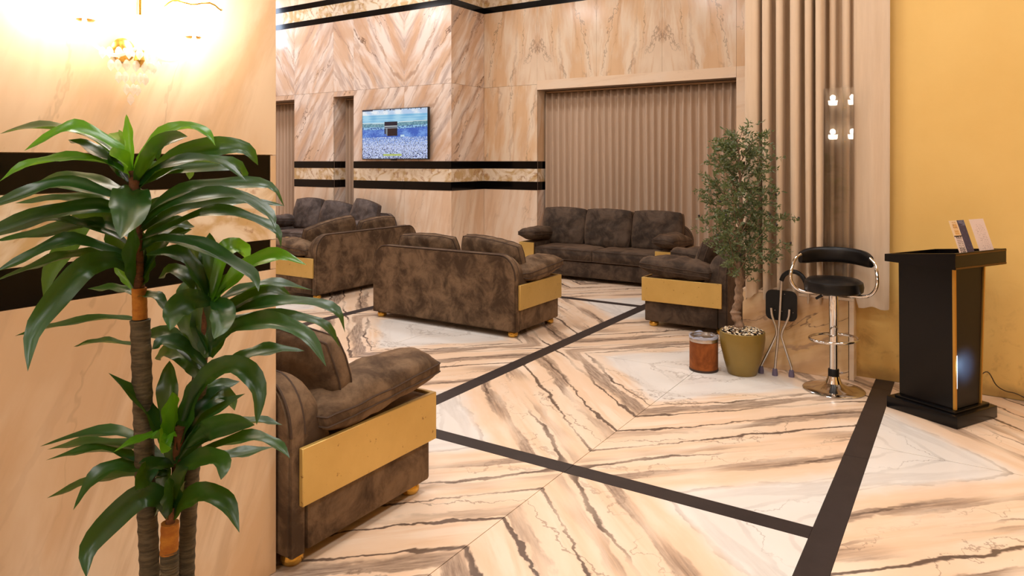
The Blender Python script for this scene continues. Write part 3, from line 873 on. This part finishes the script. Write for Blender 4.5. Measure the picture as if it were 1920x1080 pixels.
pl_ = bpy.data.lights.new('lectern_glow_spot', 'SPOT'); pl_.energy = 20.0; pl_.spot_size = math.radians(85); pl_.spot_blend = .9; pl_.color = (.40, .64, 1.0); pl_.shadow_soft_size = .03  # spot added in open air before the front panel for the blue glow
bl = bpy.data.objects.new('lectern_glow_spot', pl_); COL.objects.link(bl); bl.parent = lect; bl.location = (.32, -.04, .34); bl.rotation_euler = (0, math.radians(90), 0)
# leaflets leaning in the tray
def leaflet(label, y0, fn):
    t = thing('leaflet', label, 'leaflet', tuple(Vector(lect.location) + (-e1) * .19 + e2 * y0 + UP * 1.022), LA + PI / 2)
    # after this turn local x runs along the tray edge (e2) and local y runs back to the speaker (e1)
    sh = painted('printed_face', .155, .225, 24, 64, fn, M['print'], t)
    bk = box('card', -.0775, .0775, .0006, .003, 0, .225, M['trim'], t)
    for o in (sh, bk): o.rotation_euler = (math.radians(-19), 0, 0)
    return t
def lf1(u, v):
    if u > .50:
        n = noise.noise(Vector((u * 9, v * 12, 0)))
        if v < .16 and u > .6 and n > -.2: return (92, 98, 130)
        return (44, 46, 84) if n < .25 else (62, 62, 100)
    if v < .42:
        if .12 < u < .42 and int(v * 46) % 2 == 0 and v > .05: return (206, 150, 60) if noise.noise(Vector((u * 40, v * 9, 2))) > -.2 else (150, 100, 60)
        return (232, 205, 170)
    if v < .46: return (50, 40, 50)
    if v > .93: return (226, 210, 205)
    if .1 < u < .45 and int(v * 44) % 2 == 0: return (70, 60, 66) if noise.noise(Vector((u * 30, v * 40, 2))) > -.25 else (210, 195, 192)
    return (226, 208, 204)
def lf2(u, v):
    if .2 < u < .85 and .15 < v < .9 and int(v * 40) % 2 == 0 and noise.noise(Vector((u * 26, v * 30, 7))) > .05: return (196, 178, 180)
    return (228, 210, 208)
leaflet('blue and white folded leaflet, left one leaning in the lectern tray', -.035, lf1)
leaflet('plain white leaflet with faint print, right one leaning in the lectern tray', .18, lf2)
# power cable from the lectern along the wall
cb = [Vector(lect.location) + e2 * .13 - e1 * .12 + UP * .19, at_y(1850, 697, 5.60), at_y(1868, 722, 5.74), at_y(1885, 733, 5.80), at_y(1905, 738, 5.832), at_y(1935, 752, 5.836), at_y(1990, 775, 5.836)]
lm = Matrix.Rotation(-LA, 4, 'Z') @ Matrix.Translation(-Vector(lect.location))
tube('power_cable', [lm @ p for p in catmull(cb, 40)], .0035, M['cable'], lect, 6)['label'] = 'thin dark power cable'

# ------------------------------------------------------------------ bar stool
sb = at_z(1563, 731)
st = thing('bar_stool', 'chrome bar stool with black round seat and curved backrest before the curtain', 'stool', (sb.x, sb.y, 0), math.radians(1))
lathe('base', [(0, 0), (.200, 0), (.203, .006), (.196, .012), (.15, .020), (.09, .034), (.055, .052), (.042, .085), (.038, .10), (0, .10)], M['chrome'], st, 48)
lathe('collar', [(0, .10), (.036, .10), (.036, .145), (.032, .15), (0, .15)], M['plastic'], st, 24)
lathe('gas_column', [(0, .15), (.0285, .15), (.0285, .42), (.031, .425), (.031, .66), (.045, .668), (.045, .68), (0, .68)], M['chrome'], st, 28)
ring = [(.157 * math.cos(a), .157 * math.sin(a), .36 + .008 * math.cos(a)) for a in [2 * PI * i / 40 for i in range(40)]]
fr = tube('footrest', ring, .0095, M['chrome'], st, 10, True)
tube('footrest_arm', [(0, .028, .36), (0, .157, .36)], .009, M['chrome'], st, 8)
tube('footrest_clamp', [(0, 0, .335), (0, 0, .385)], .033, M['chrome'], st, 24)
lathe('seat', [(0, .688), (.175, .688), (.190, .700), (.194, .73), (.188, .762), (.165, .778), (.08, .786), (0, .788)], M['leather'], st, 40)
box('seat_plate', -.09, .09, -.09, .09, .68, .688, M['plastic'], st)
# backrest pad: a curved cushion behind the seat
vs, fs = [], []; NA, NR = 30, 14
for i in range(NA + 1):
    a = math.radians(-66 + 132 * i / NA); q = abs(i / NA * 2 - 1)
    Rr, zc = .252, .925 - .02 * q * q
    hw = .056 * (1 - .30 * q ** 6); th = .026 * (1 - .3 * q ** 6)
    for k in range(NR):
        b = 2 * PI * k / NR; cb_, sb_ = math.cos(b), math.sin(b)
        dr = th * math.copysign(abs(cb_) ** .7, cb_); dz = hw * math.copysign(abs(sb_) ** .7, sb_)
        vs.append(((Rr + dr) * math.sin(a), (Rr + dr) * math.cos(a) - .04, zc + dz + .0 * dr))
for i in range(NA):
    for k in range(NR):
        k2 = (k + 1) % NR; fs.append((i * NR + k, i * NR + k2, (i + 1) * NR + k2, (i + 1) * NR + k))
fs.append(tuple(range(NR))[::-1]); fs.append(tuple(NA * NR + k for k in range(NR)))
pad = smooth_angle(pyd('backrest', vs, fs, M['leather'], st), 60)
for sgn in (-1, 1):
    pth = [(sgn * .225, .06, .93), (sgn * .258, .02, .895), (sgn * .275, -.03, .82), (sgn * .272, -.05, .75), (sgn * .235, -.05, .695), (sgn * .17, -.04, .678), (sgn * .05, -.02, .676)]
    tube('arm_tube', catmull(pth, 40), .0115, M['chrome'], st, 10)
tube('lever', [(-.03, .02, .672), (-.07, .05, .655), (-.085, .06, .645)], .005, M['steel'], st, 8)
tube('lever_grip', [(-.085, .06, .645), (-.125, .085, .615)], .010, M['plastic'], st, 8)

# ------------------------------------------------------------------ folding cane seat
cy = 5.52
cs = thing('cane_seat', 'folded black and steel tripod walking stick seat leaning by the marble plinth', 'walking stick', (at_z(1453, 703).x, cy, 0))
cx0, cyo = cs.location.x, cy
def CP_(px, py, y): p = at_y(px, py, y); return Vector((p.x - cx0, p.y - cyo, p.z))
zf = .035
shaft = [CP_(1453, 692, 5.53), CP_(1458, 640, 5.54), CP_(1462, 590, 5.545), CP_(1465.5, 524, 5.55)]
tube('shaft', catmull(shaft, 14), .0095, M['steel'], cs, 10)
hook = [CP_(1465, 526, 5.55), CP_(1470, 516, 5.55), CP_(1480, 510, 5.545), CP_(1492, 510, 5.54), CP_(1503, 517, 5.535), CP_(1510, 529, 5.53), CP_(1513, 543, 5.53)]
tube('handle', catmull(hook, 24), .0165, M['plastic'], cs, 12)
legl = [CP_(1446, 577, 5.525), CP_(1448, 592, 5.525), CP_(1456, 620, 5.525), CP_(1450, 640, 5.525), CP_(1427, 686, 5.535)]
legr = [CP_(1480, 580, 5.525), CP_(1478, 596, 5.525), CP_(1466, 625, 5.525), CP_(1470, 645, 5.53), CP_(1484, 688, 5.56)]
for lg in (legl, legr): tube('leg', catmull(lg, 24), .009, M['steel'], cs, 10)
for p in (shaft[0], legl[-1], legr[-1]):
    lathe('rubber_foot', [(0, 0), (.021, 0), (.021, .018), (.016, .05), (0, .05)], M['rubber'], cs, 14, (p.x, p.y, 0.0)) if True else None
    tube('foot_stub', [(p.x, p.y, .02), tuple(p)], .009, M['steel'], cs, 8)
# seat plate: rounded square slab facing the room
c = CP_(1464.5, 573, 5.565); hw, hh, rr = .112, .112, .045
out = []
for qx, qz, a0 in ((1, 1, 0), (-1, 1, 90), (-1, -1, 180), (1, -1, 270)):
    for k in range(6):
        a = math.radians(a0 + 18 * k); out.append((c.x + qx * (hw - rr) + rr * math.cos(a), c.z + qz * (hh - rr) + rr * math.sin(a)))
bm = bmesh.new(); fa = [bm.verts.new((x, c.y, z)) for x, z in out]; fb = [bm.verts.new((x, c.y + .018, z)) for x, z in out]
bm.faces.new(fa); bm.faces.new(fb[::-1])
for i in range(len(out)):
    j = (i + 1) % len(out); bm.faces.new((fa[i], fa[j], fb[j], fb[i]))
bmo('seat_plate', bm, M['plastic'], cs)
for px, py in ((1446, 579), (1453, 581), (1466, 583), (1473, 583), (1481, 582), (1487, 586), (1464, 549), (1471, 551)):
    p = CP_(px, py, c.y + cyo - .001)
    lathe('rivet', [(0, -.004), (.004, -.003), (.005, 0), (0, .001)], M['chrome'], cs, 8, tuple(p)).rotation_euler = (0, 0, 0)

# ------------------------------------------------------------------ waste bin
bp = at_z(1319.5, 693)
wb = thing('waste_bin', 'small brown leatherette waste bin with grey bag left of olive pot', 'bin', (bp.x, bp.y, 0))
lathe('body', [(0, .012), (.104, .012), (.107, .02), (.107, .235), (.104, .24), (.100, .24), (.100, .03), (0, .03)], M['binleather'], wb, 40)
lathe('base_ring', [(0, 0), (.106, 0), (.109, .004), (.109, .016), (.105, .018), (0, .018)], M['darkbrown'], wb, 40)
lathe('rim', [(.1005, .225), (.1085, .225), (.1095, .245), (.106, .265), (.101, .265), (.1005, .25)], M['steel'], wb, 40)
vs, fs = [], []
NA, NRr = 40, 9
for i in range(NRr):
    for k in range(NA):
        a = 2 * PI * k / NA; q = i / (NRr - 1)
        if q < .3: r, z = .1105 - .0 * q, .25 + .062 * q
        else: r, z = .108 * (1 - (q - .3) / .72), .272 - .14 * ((q - .3) / .7) ** .8
        nn = noise.noise(Vector((math.cos(a) * 3, math.sin(a) * 3, q * 5)))
        vs.append((r * math.cos(a) * (1 + .03 * nn), r * math.sin(a) * (1 + .03 * nn), z + .022 * nn * (1 if i else .3)))
for i in range(NRr - 1):
    for k in range(NA):
        k2 = (k + 1) % NA; fs.append((i * NA + k, i * NA + k2, (i + 1) * NA + k2, (i + 1) * NA + k))
pyd('bin_bag', vs, fs, M['bag'], wb, True)

# ------------------------------------------------------------------ olive tree
op = at_z(1390, 698)
ol = thing('olive_tree', 'potted olive tree in olive gold pot topped with pebbles by the curtain', 'plant', (op.x + .012, op.y - .02, 0))
lathe('pot', [(0, 0), (.100, 0), (.106, .006), (.134, .10), (.157, .20), (.166, .27), (.164, .318), (.160, .322), (.152, .318), (.150, .28), (0, .28)], M['potgold'], ol, 48)
lathe('soil', [(.149, .29), (.08, .305), (0, .31)], M['soil'], ol, 24)
# pebbles: one heap nobody could count
rg = random.Random(11); bm = bmesh.new(); cl = bm.loops.layers.float_color.new('Col')
pc = [srgb(232, 214, 180), srgb(212, 184, 140), srgb(60, 46, 36), srgb(246, 236, 214), srgb(150, 116, 80), srgb(40, 32, 28)]
for _ in range(520):
    r = .148 * math.sqrt(rg.random()); a = rg.uniform(0, 2 * PI)
    if r < .022: continue
    x, y = r * math.cos(a), r * math.sin(a); z = .318 + .022 * (1 - (r / .15) ** 2) + rg.uniform(-.004, .006)
    s = rg.uniform(.006, .0105)
    ret = bmesh.ops.create_icosphere(bm, subdivisions=1, radius=1.0, matrix=Matrix.Translation((x, y, z)) @ Matrix.Rotation(rg.uniform(0, PI), 4, 'Z') @ Matrix.Diagonal((s * 1.3, s * .9, s * .7, 1)))
    c_ = rg.choice(pc)
    for f in {f for v in ret['verts'] for f in v.link_faces}:
        f.smooth = True
        for lp in f.loops: lp[cl] = c_
pb = bmo('pebbles', bm, M['pebble'], ol); pb['kind'] = 'stuff'
tp = [(-.02, 0, .30), (-.022, .0, .36), (-.045, 0, .42), (-.05, .005, .47), (-.028, 0, .54), (-.026, 0, .62), (-.02, 0, .70), (-.03, 0, .80), (-.035, .0, .92), (-.02, 0, 1.05), (-.01, .01, 1.2), (-.015, 0, 1.4), (-.02, 0, 1.6), (-.04, 0, 1.78)]
pth = catmull(tp, 60)
rad = []
for i, p in enumerate(pth):
    z = p.z; r = .034 if z < .5 else (.030 if z < .75 else .026 * max(.2, (1.95 - z) / 1.2))
    rad.append(r * (1 + .16 * math.sin(i * 1.7) * (1 if z < .75 else .4) + .1 * math.sin(i * .71)))
tube('trunk', pth, rad, M['olive_bark'], ol, 14)
rg = random.Random(21)
lv, lf, fruit = [], [], []
def crown_r(z):
    pts = [(.86, .12), (.92, .24), (1.02, .30), (1.15, .30), (1.3, .28), (1.45, .28), (1.6, .26), (1.72, .21), (1.8, .13), (1.9, .07), (1.95, .02)]
    for (a, ra), (b, rb) in zip(pts[:-1], pts[1:]):
        if a <= z <= b: return ra + (rb - ra) * (z - a) / (b - a)
    return .05
def add_leaf(p, d, ln, w):
    d = d.normalized(); sd = d.cross(Vector((rg.uniform(-1, 1), rg.uniform(-1, 1), rg.uniform(-.2, 1)))).normalized(); nn = d.cross(sd)
    n0 = len(lv)
    lv.extend([p, p + d * ln * .45 + sd * w / 2 + nn * w * .15, p + d * ln + nn * -.1 * ln, p + d * ln * .45 - sd * w / 2 + nn * w * .15, p + d * ln * .5])
    lf.extend([(n0, n0 + 1, n0 + 4), (n0 + 1, n0 + 2, n0 + 4), (n0 + 2, n0 + 3, n0 + 4), (n0 + 3, n0, n0 + 4)])
nb = 30
for ib in range(nb):
    zt = .99 + (1.84 - .99) * (ib + .5) / nb + rg.uniform(-.03, .03)
    a = ib * 2.4 + rg.uniform(-.4, .4)
    z0 = max(.88, zt - .07); k = max(0, min(len(pth) - 1, int((z0 - .3) / 1.48 * 59)))
    p0 = pth[k].copy(); R_ = crown_r(zt) * rg.uniform(.8, 1.2) * (.84 if math.cos(a) < 0 else 1)
    d = Vector((math.cos(a), math.sin(a), 0))
    end = Vector((p0.x + d.x * R_, d.y * R_ * (.4 if d.y > 0 else 1), zt + rg.uniform(-.02, .06)))
    mid = p0.lerp(end, .5) + Vector((0, 0, .03))
    bpth = catmull([p0, mid, end], 10)
    tube('branch', bpth, [.005 - .0036 * i / 9 for i in range(10)], M['olive_bark'], ol, 6)
    ntw = 16 if R_ > .12 else 7
    for tw in range(ntw):
        q = .22 + .78 * tw / (ntw - 1); bp_ = bpth[min(9, int(q * 9))]
        td = (d * rg.uniform(.2, 1) + Vector((rg.uniform(-1, 1), rg.uniform(-1, 1), rg.uniform(-.35, .9)))).normalized()
        tl = rg.uniform(.07, .15)
        for li in range(15):
            f = li / 14; p = bp_ + td * tl * f + Vector((0, 0, -.02 * f * f))
            ld = (td * .7 + Vector((rg.uniform(-1, 1), rg.uniform(-1, 1), rg.uniform(-.8, .8)))).normalized()
            add_leaf(p, ld, rg.uniform(.028, .046), rg.uniform(.010, .016))
        if rg.random() < .16: fruit.append(bp_ + td * tl * 1.02)
for v in lv:
    if v.y > .06: v.y = .06 + (v.y - .06) * .30
fruit = [Vector((p.x, min(p.y, .1), p.z)) for p in fruit]
fo = pyd('foliage', lv, lf, M['olive_leaf'], ol); fo['kind'] = 'stuff'
fm = None
for p in fruit[:34]:
    if fm is None:
        vs, fs = lathe_vf([(0, -.011), (.006, -.008), (.0085, 0), (.006, .008), (0, .011)], 8)
        o = pyd('olive', vs, fs, M['olive_fruit'], ol, True); fm = o.data
    else:
        o = bpy.data.objects.new('olive', fm); COL.objects.link(o); o.parent = ol
    o.location = p; o.rotation_euler = (rg.uniform(-1, 1), rg.uniform(-1, 1), 0)

# ------------------------------------------------------------------ large dracaena in front of the pillar
D0 = 1.72
dp = at_d(318, 900, D0)
dr = thing('dracaena', 'large glossy green dracaena with three canes in front of the marble pillar', 'plant', (dp.x, dp.y, 0))
O = Vector(dr.location)
lathe('pot', [(0, 0), (.15, 0), (.155, .01), (.19, .40), (.205, .44), (.205, .47), (.19, .47), (.18, .42), (0, .42)], M['potdark'], dr, 40)
lathe('soil', [(.182, .43), (.1, .44), (0, .445)], M['soil'], dr, 24)
def DP(px, py, dd=0.0): return at_d(px, py, D0 + dd) - O
def cane(pts, r, name='cane', mat='cane', n=70, bump_=.06):
    pth = catmull(pts, n)
    rad = [r * (1 + bump_ * (1 if i % 3 == 0 else -.3)) for i in range(n)]
    return tube(name, pth, rad, M[mat], dr, 14)
c1 = DP(283, 1140); c1.z = .44
cane([c1, DP(280, 1050), DP(273, 900), DP(268, 760), DP(263, 600)], .0225)
cane([DP(262.5, 598), DP(262, 570), DP(261, 540)], .017, 'collar', 'collar', 12, .02)
cane([DP(261, 545), DP(256, 430), DP(254, 370), DP(250, 320)], .0125, 'stem', 'stem', 20, .08)
c2 = DP(350, 1140, .06); c2.z = .44
cane([c2, DP(350, 1050, .06), DP(357, 910, .06), DP(366, 800, .06), DP(376, 700, .05)], .0195)
cane([DP(376, 705, .05), DP(384, 640, .03), DP(392, 560, .02)], .012, 'stem', 'stem', 20, .08)
c3 = DP(318, 1140, -.03); c3.z = .44
cane([c3, DP(318, 1080, -.03), DP(318, 1032, -.03)], .0200)
cane([DP(317, 1036, -.03), DP(318, 1010, -.03), DP(319, 980, -.03)], .0205, 'collar', 'collar', 12, .03)
cane([DP(319, 985, -.03), DP(322, 950, -.03)], .011, 'stem', 'stem', 6, .08)
cane([DP(366, 800, .06), DP(345, 800, .02), DP(326, 840, 0)], .012, 'stem', 'stem', 12, .08) if False else cane([DP(330, 900, .03), DP(334, 850, .01), DP(338, 800, 0)], .012, 'stem', 'stem', 12, .08)
def leaf(pts, wpx, dd=0.0, lime=False, base_d=0.0, wm=.060, n=16):
    m = len(pts)
    P3 = [at_d(px, py, D0 + base_d + dd * (i / (m - 1)) ** 1.4) for i, (px, py) in enumerate(pts)]
    pa = catmull(P3, n)
    wpx *= .9; wreal = max(wm * .88, wpx * (D0 + dd * .5) / FPX)
    sr = min(1.0, wpx * (D0 + dd * .5) / FPX / wreal)
    vs, fs = [], []; ph = random.uniform(0, 6)
    for i, p in enumerate(pa):
        s = i / (n - 1)
        T = (pa[min(i + 1, n - 1)] - pa[max(i - 1, 0)]).normalized()
        V = (p - CP).normalized()
        si = T.cross(V)
        if si.length < .05: si = T.cross(UP)
        si.normalize(); sd = si.cross(T).normalized()
        c_ = math.sqrt(max(0, 1 - sr * sr))
        side = si * sr + sd * c_
        N = T.cross(side)
        if N.z < 0:
            side = si * sr - sd * c_; N = T.cross(side)
        N = N if N.z > 0 else -N
        w = wreal / 2 * min(1.0, (.30 + .70 * min(1, s / .38) ** .8)) * (1 if s < .55 else max(0, 1 - ((s - .55) / .45) ** 2.1))
        wv = .16 * w * math.sin(s * 17 + ph)
        vs += [p + side * w + N * (w * .26 + wv), p + side * w * .5 + N * w * .14, p - N * w * .16, p - side * w * .5 + N * w * .14, p - side * w + N * (w * .26 - wv)]
    vs = [v - O for v in vs]
    for i in range(n - 1):
        for k in range(4):
            a = i * 5 + k; fs.append((a, a + 1, a + 6, a + 5))
    o = pyd('leaf', vs, fs, M['leaf_lime'] if lime else M['leaf'], dr, True)
    return o
Y_ = True
# crown of the tallest cane
leaf([(247, 320), (243, 260), (237, 214)], 18, .02, Y_, wm=.03)
leaf([(240, 320), (222, 281), (153, 243), (114, 245), (45, 283)], 24, -.05, Y_)
leaf([(235, 310), (160, 252), (60, 238), (0, 251)], 12, .16)
leaf([(247, 320), (232, 270), (205, 250)], 34, .2, Y_)
leaf([(244, 345), (205, 305), (165, 275), (128, 262)], 24, .05)
leaf([(246, 330), (200, 305), (138, 297), (86, 302), (40, 314), (-2, 341)], 15, -.08, Y_)
leaf([(246, 345), (228, 318), (203, 286)], 32, .02)
leaf([(246, 330), (228, 300), (205, 290)], 26, -.14, Y_)
leaf([(250, 370), (200, 350), (130, 332), (60, 346)], 22, .12)
leaf([(250, 375), (200, 365), (120, 345), (50, 362), (-60, 405)], 26, -.12)
leaf([(250, 352), (247, 366), (240, 400), (226, 448)], 78, -.26)
leaf([(254, 325), (270, 288), (300, 254), (351, 238), (385, 250), (404, 274)], 17, .0, Y_)
leaf([(256, 345), (278, 300), (312, 265), (352, 256)], 34, -.1)
leaf([(256, 345), (300, 318), (343, 288), (412, 276), (461, 280), (484, 310)], 38, .05)
leaf([(256, 358), (281, 330), (314, 310), (363, 301), (416, 307), (463, 341)], 18, -.05)
leaf([(256, 350), (310, 320), (345, 312), (355, 337)], 26, .18)
leaf([(256, 360), (275, 325), (320, 318), (440, 310), (462, 345)], 30, .14)
leaf([(258, 420), (300, 380), (360, 353), (430, 346), (505, 350), (533, 388)], 22, .05)
leaf([(258, 430), (310, 390), (380, 368), (450, 370), (500, 400), (516, 430)], 24, -.12)
leaf([(258, 440), (320, 400), (390, 384), (460, 378), (534, 386)], 22, .1)
leaf([(258, 450), (320, 425), (380, 400), (430, 400), (480, 414), (517, 434), (527, 466)], 20, -.04)
leaf([(258, 470), (300, 449), (368, 459), (428, 489), (469, 515), (485, 547)], 28, -.16)
leaf([(256, 430), (290, 395), (330, 380), (345, 395)], 36, .16)
leaf([(258, 470), (290, 440), (330, 420), (365, 425)], 30, .12)
leaf([(250, 400), (200, 383), (126, 372), (28, 381)], 20, .1)
leaf([(250, 410), (190, 388), (100, 400), (0, 432), (-60, 460)], 34, -.1)
leaf([(252, 470), (205, 437), (126, 415), (72, 411), (-10, 432)], 18, .0)
leaf([(252, 450), (190, 420), (130, 428), (60, 440), (-10, 452)], 24, .08)
leaf([(252, 430), (205, 400), (157, 411), (126, 459), (94, 510), (82, 562)], 44, .18)
leaf([(252, 505), (225, 480), (151, 454), (107, 457), (47, 485), (-10, 510)], 26, -.1)
leaf([(254, 510), (176, 478), (120, 483), (63, 500), (-10, 527)], 18, .04)
leaf([(256, 515), (220, 488), (180, 492), (151, 508), (104, 562), (62, 622), (52, 697)], 50, -.3)
leaf([(256, 538), (250, 480), (250, 420)], 30, -.08)
leaf([(258, 538), (262, 480), (262, 425)], 32, .08)
leaf([(254, 545), (232, 515), (212, 492)], 18, .02, Y_, wm=.03)
leaf([(258, 545), (278, 510), (292, 475)], 22, .02)
leaf([(256, 540), (240, 480), (212, 440), (195, 420)], 34, .1)
leaf([(258, 530), (290, 470), (320, 440), (360, 430)], 30, .1)
leaf([(256, 555), (220, 542), (164, 541)], 16, .06, wm=.04)
leaf([(258, 552), (290, 558), (318, 590)], 20, -.06, wm=.05)
leaf([(258, 600), (195, 597), (94, 613), (28, 630)], 12, .1, wm=.045)
leaf([(260, 648), (189, 640), (138, 650)], 9, .1, wm=.04)
# second crown
leaf([(392, 570), (393, 500), (393, 436)], 44, .08)
leaf([(396, 560), (422, 476), (448, 464), (466, 490)], 34, .14, Y_)
leaf([(398, 565), (430, 530), (470, 495), (520, 480), (575, 497)], 30, -.02, Y_)
leaf([(400, 572), (440, 550), (510, 532), (586, 544)], 15, .08)
leaf([(404, 590), (440, 572), (480, 550), (517, 545), (547, 556)], 30, .1)
leaf([(404, 605), (440, 585), (500, 570), (576, 568), (629, 584), (647, 624)], 20, -.02)
leaf([(404, 615), (440, 600), (500, 594), (570, 599), (614, 616), (638, 653)], 20, .08)
leaf([(398, 650), (430, 618), (470, 605), (520, 606), (576, 632), (612, 688)], 36, -.14)
leaf([(400, 690), (440, 678), (480, 662), (520, 656), (571, 658)], 24, .06)
leaf([(394, 566), (356, 562), (328, 585), (318, 620)], 52, -.2)
leaf([(400, 562), (418, 580), (414, 605), (401, 636)], 50, -.22)
leaf([(390, 560), (372, 520), (348, 485), (318, 473), (272, 478)], 30, -.04)
leaf([(388, 575), (366, 545), (345, 516), (320, 508), (297, 522)], 28, .06)
leaf([(388, 660), (360, 620), (345, 560), (352, 520)], 34, .12)
leaf([(390, 670), (380, 610), (372, 550)], 40, .05)
leaf([(396, 670), (420, 620), (450, 590)], 34, .05)
leaf([(388, 700), (340, 650), (300, 625), (262, 640)], 32, .1)
leaf([(388, 690), (350, 655), (310, 640), (285, 655)], 28, -.02)
leaf([(398, 640), (404, 560), (430, 510)], 30, .02)
leaf([(392, 560), (372, 500), (355, 462)], 30, .1)
leaf([(384, 720), (360, 680), (320, 660), (290, 672)], 34, .14)
# third crown
leaf([(322, 830), (316, 740), (318, 676)], 40, .06)
leaf([(323, 830), (323, 780), (323, 735)], 34, -.06, Y_)
leaf([(335, 830), (350, 785), (362, 740), (381, 697)], 32, .0)
leaf([(315, 838), (295, 800), (262, 750), (203, 699)], 28, -.04)
leaf([(318, 868), (284, 850), (240, 818), (169, 812), (75, 837)], 22, .06)
leaf([(318, 868), (250, 838), (156, 832), (88, 843)], 18, .1)
leaf([(318, 880), (258, 866), (209, 845), (147, 848), (86, 863)], 16, .0)
leaf([(325, 830), (300, 818), (262, 824), (212, 848)], 15, -.12, Y_, wm=.04)
leaf([(322, 815), (306, 822), (302, 850)], 28, -.18, Y_)
leaf([(330, 860), (360, 800), (400, 770), (460, 738)], 28, .05)
leaf([(345, 790), (385, 708), (444, 686), (482, 728), (481, 797)], 42, -.14)
leaf([(335, 860), (380, 812), (430, 795), (478, 797)], 46, -.05)
leaf([(350, 840), (420, 806), (480, 790), (530, 797)], 16, .06)
leaf([(340, 870), (410, 835), (470, 822), (515, 834), (544, 860)], 22, -.06)
leaf([(345, 880), (400, 862), (450, 852), (514, 838)], 22, .1)
leaf([(330, 880), (370, 862), (410, 866), (414, 900)], 42, -.2)
leaf([(325, 870), (290, 872), (264, 895), (254, 920)], 36, -.16)
leaf([(318, 884), (262, 876), (213, 877), (173, 902), (137, 957)], 28, -.1)
leaf([(316, 892), (249, 890), (178, 900), (88, 934)], 20, .08)
leaf([(335, 850), (370, 770), (420, 740), (440, 770)], 34, .12)
leaf([(332, 850), (345, 790), (400, 730), (450, 715)], 32, .14)
leaf([(328, 870), (318, 815), (330, 760)], 36, .02)
# lowest crown
leaf([(320, 975), (305, 938), (268, 928), (215, 970), (166, 1028), (162, 1084)], 50, -.16, base_d=-.03)
leaf([(320, 975), (313, 910), (306, 868)], 32, .05, base_d=-.03)
leaf([(322, 970), (334, 905), (354, 876)], 32, -.02, base_d=-.03)
leaf([(322, 972), (345, 940), (385, 926), (424, 945), (449, 999)], 40, -.1, base_d=-.03)
leaf([(320, 975), (300, 945), (290, 930)], 24, .06, base_d=-.03)
leaf([(321, 972), (320, 930), (312, 900)], 28, -.08, base_d=-.03)
leaf([(320, 972), (330, 930), (345, 900)], 24, .08, base_d=-.03)

# ------------------------------------------------------------------ crystal wall lights
def sconce(label, loc, rz, power):
    """wall light; local +y points away from the wall, wall plane at y = 0"""
    t = thing('wall_sconce', label, 'lamp', loc, rz, 'crystal wall lights')
    lathe('back_plate', [(0, 0), (.034, 0), (.038, .008), (.026, .016), (0, .02)], M['brass'], t, 28).rotation_euler = (-PI / 2, 0, 0)
    tube('stem', catmull([(0, .015, 0), (0, .08, -.02), (0, .10, .02), (0, .10, .07)], 16), .008, M['crystal'], t, 10)
    tube('top_rod', [(0, .10, .10), (0, .10, .30)], .008, M['brass'], t, 10); tube('glass_rod', [(0, .10, .07), (0, .10, .10)], .012, M['crystal'], t, 10)
    lathe('finial_ball', [(0, -.055), (.008, -.045), (.016, -.03), (.011, -.012), (.014, 0), (0, .004)], M['brass'], t, 16, (0, .10, -.01))
    for k, ax in enumerate((-.17, .17)):
        dy = .12
        arm = tube('arm', catmull([(0, .10, .0), (ax * .5, dy - .01, -.035), (ax * .95, dy, .0), (ax, dy, .05)], 18), .006, M['crystal'], t, 8)
        lathe('drip_cup', [(0, .05), (.022, .052), (.040, .066), (.042, .072), (0, .068)], M['brass'], t, 20, (ax, dy, 0))
        sh = lathe('glass_shade', [(.030, .056), (.060, .060), (.078, .08), (.084, .15), (.080, .15), (.074, .082), (.057, .065), (.027, .061)], M['frost'], t, 24, (ax, dy, 0))
        rim = tube('gold_rim', [(ax + .086 * math.cos(a), dy + .086 * math.sin(a), .152 + .006 * math.sin(5 * a)) for a in [2 * PI * i / 28 for i in range(28)]], .0035, M['brass'], t, 6, True)
        lathe('bulb', [(0, .08), (.014, .085), (.019, .11), (.012, .135), (0, .15)], M['bulb'], t, 14, (ax, dy, 0))
        pl_ = bpy.data.lights.new('sconce_glow', 'POINT'); pl_.energy = power; pl_.color = (1, .95, .87); pl_.shadow_soft_size = .05
        po = bpy.data.objects.new('sconce_glow', pl_); COL.objects.link(po); po.parent = t; po.location = (ax, dy + .01, .20)
        for q in range(6):                                   # drops round every cup
            a = 2 * PI * q / 6
            cd = lathe('crystal_drop', [(0, -.034), (.009, -.020), (.006, -.006), (0, 0)], M['crystal'], t, 6, (ax + .04 * math.cos(a), dy + .04 * math.sin(a), .058), 10)
    # festoon of beads below
    for row, (n, r, z) in enumerate(((10, .085, -.02), (8, .062, -.055), (6, .040, -.09), (3, .018, -.125), (1, 0, -.155))):
        for q in range(n):
            a = PI * (q + .5) / n
            lathe('crystal_drop', [(0, -.024), (.010, -.010), (.011, .0), (.006, .010), (0, .014)], M['crystal'], t, 7, (r * 1.1 * math.cos(a), .05 + r * math.sin(a) * .9, z), 10)
    return t
sp = at_d(266, 52, 2.20)
sconce('glowing crystal wall light with gold rims high on the marble pillar', (PX + .001, sp.y, 1.955), -PI / 2, 6.5)
sconce('wall light standing in for the lower tier of an unseen chandelier mirrored in the glass screen before the curtain', (-1.97, -3.199, 1.96), 0, 5)  # added behind the camera in place of a chandelier, for its reflection
sconce('wall light standing in for the upper tier of an unseen chandelier mirrored in the glass screen before the curtain', (-1.97, -3.199, 2.60), 0, 5)  # second stand-in, makes the chandelier's upper row of reflected lights
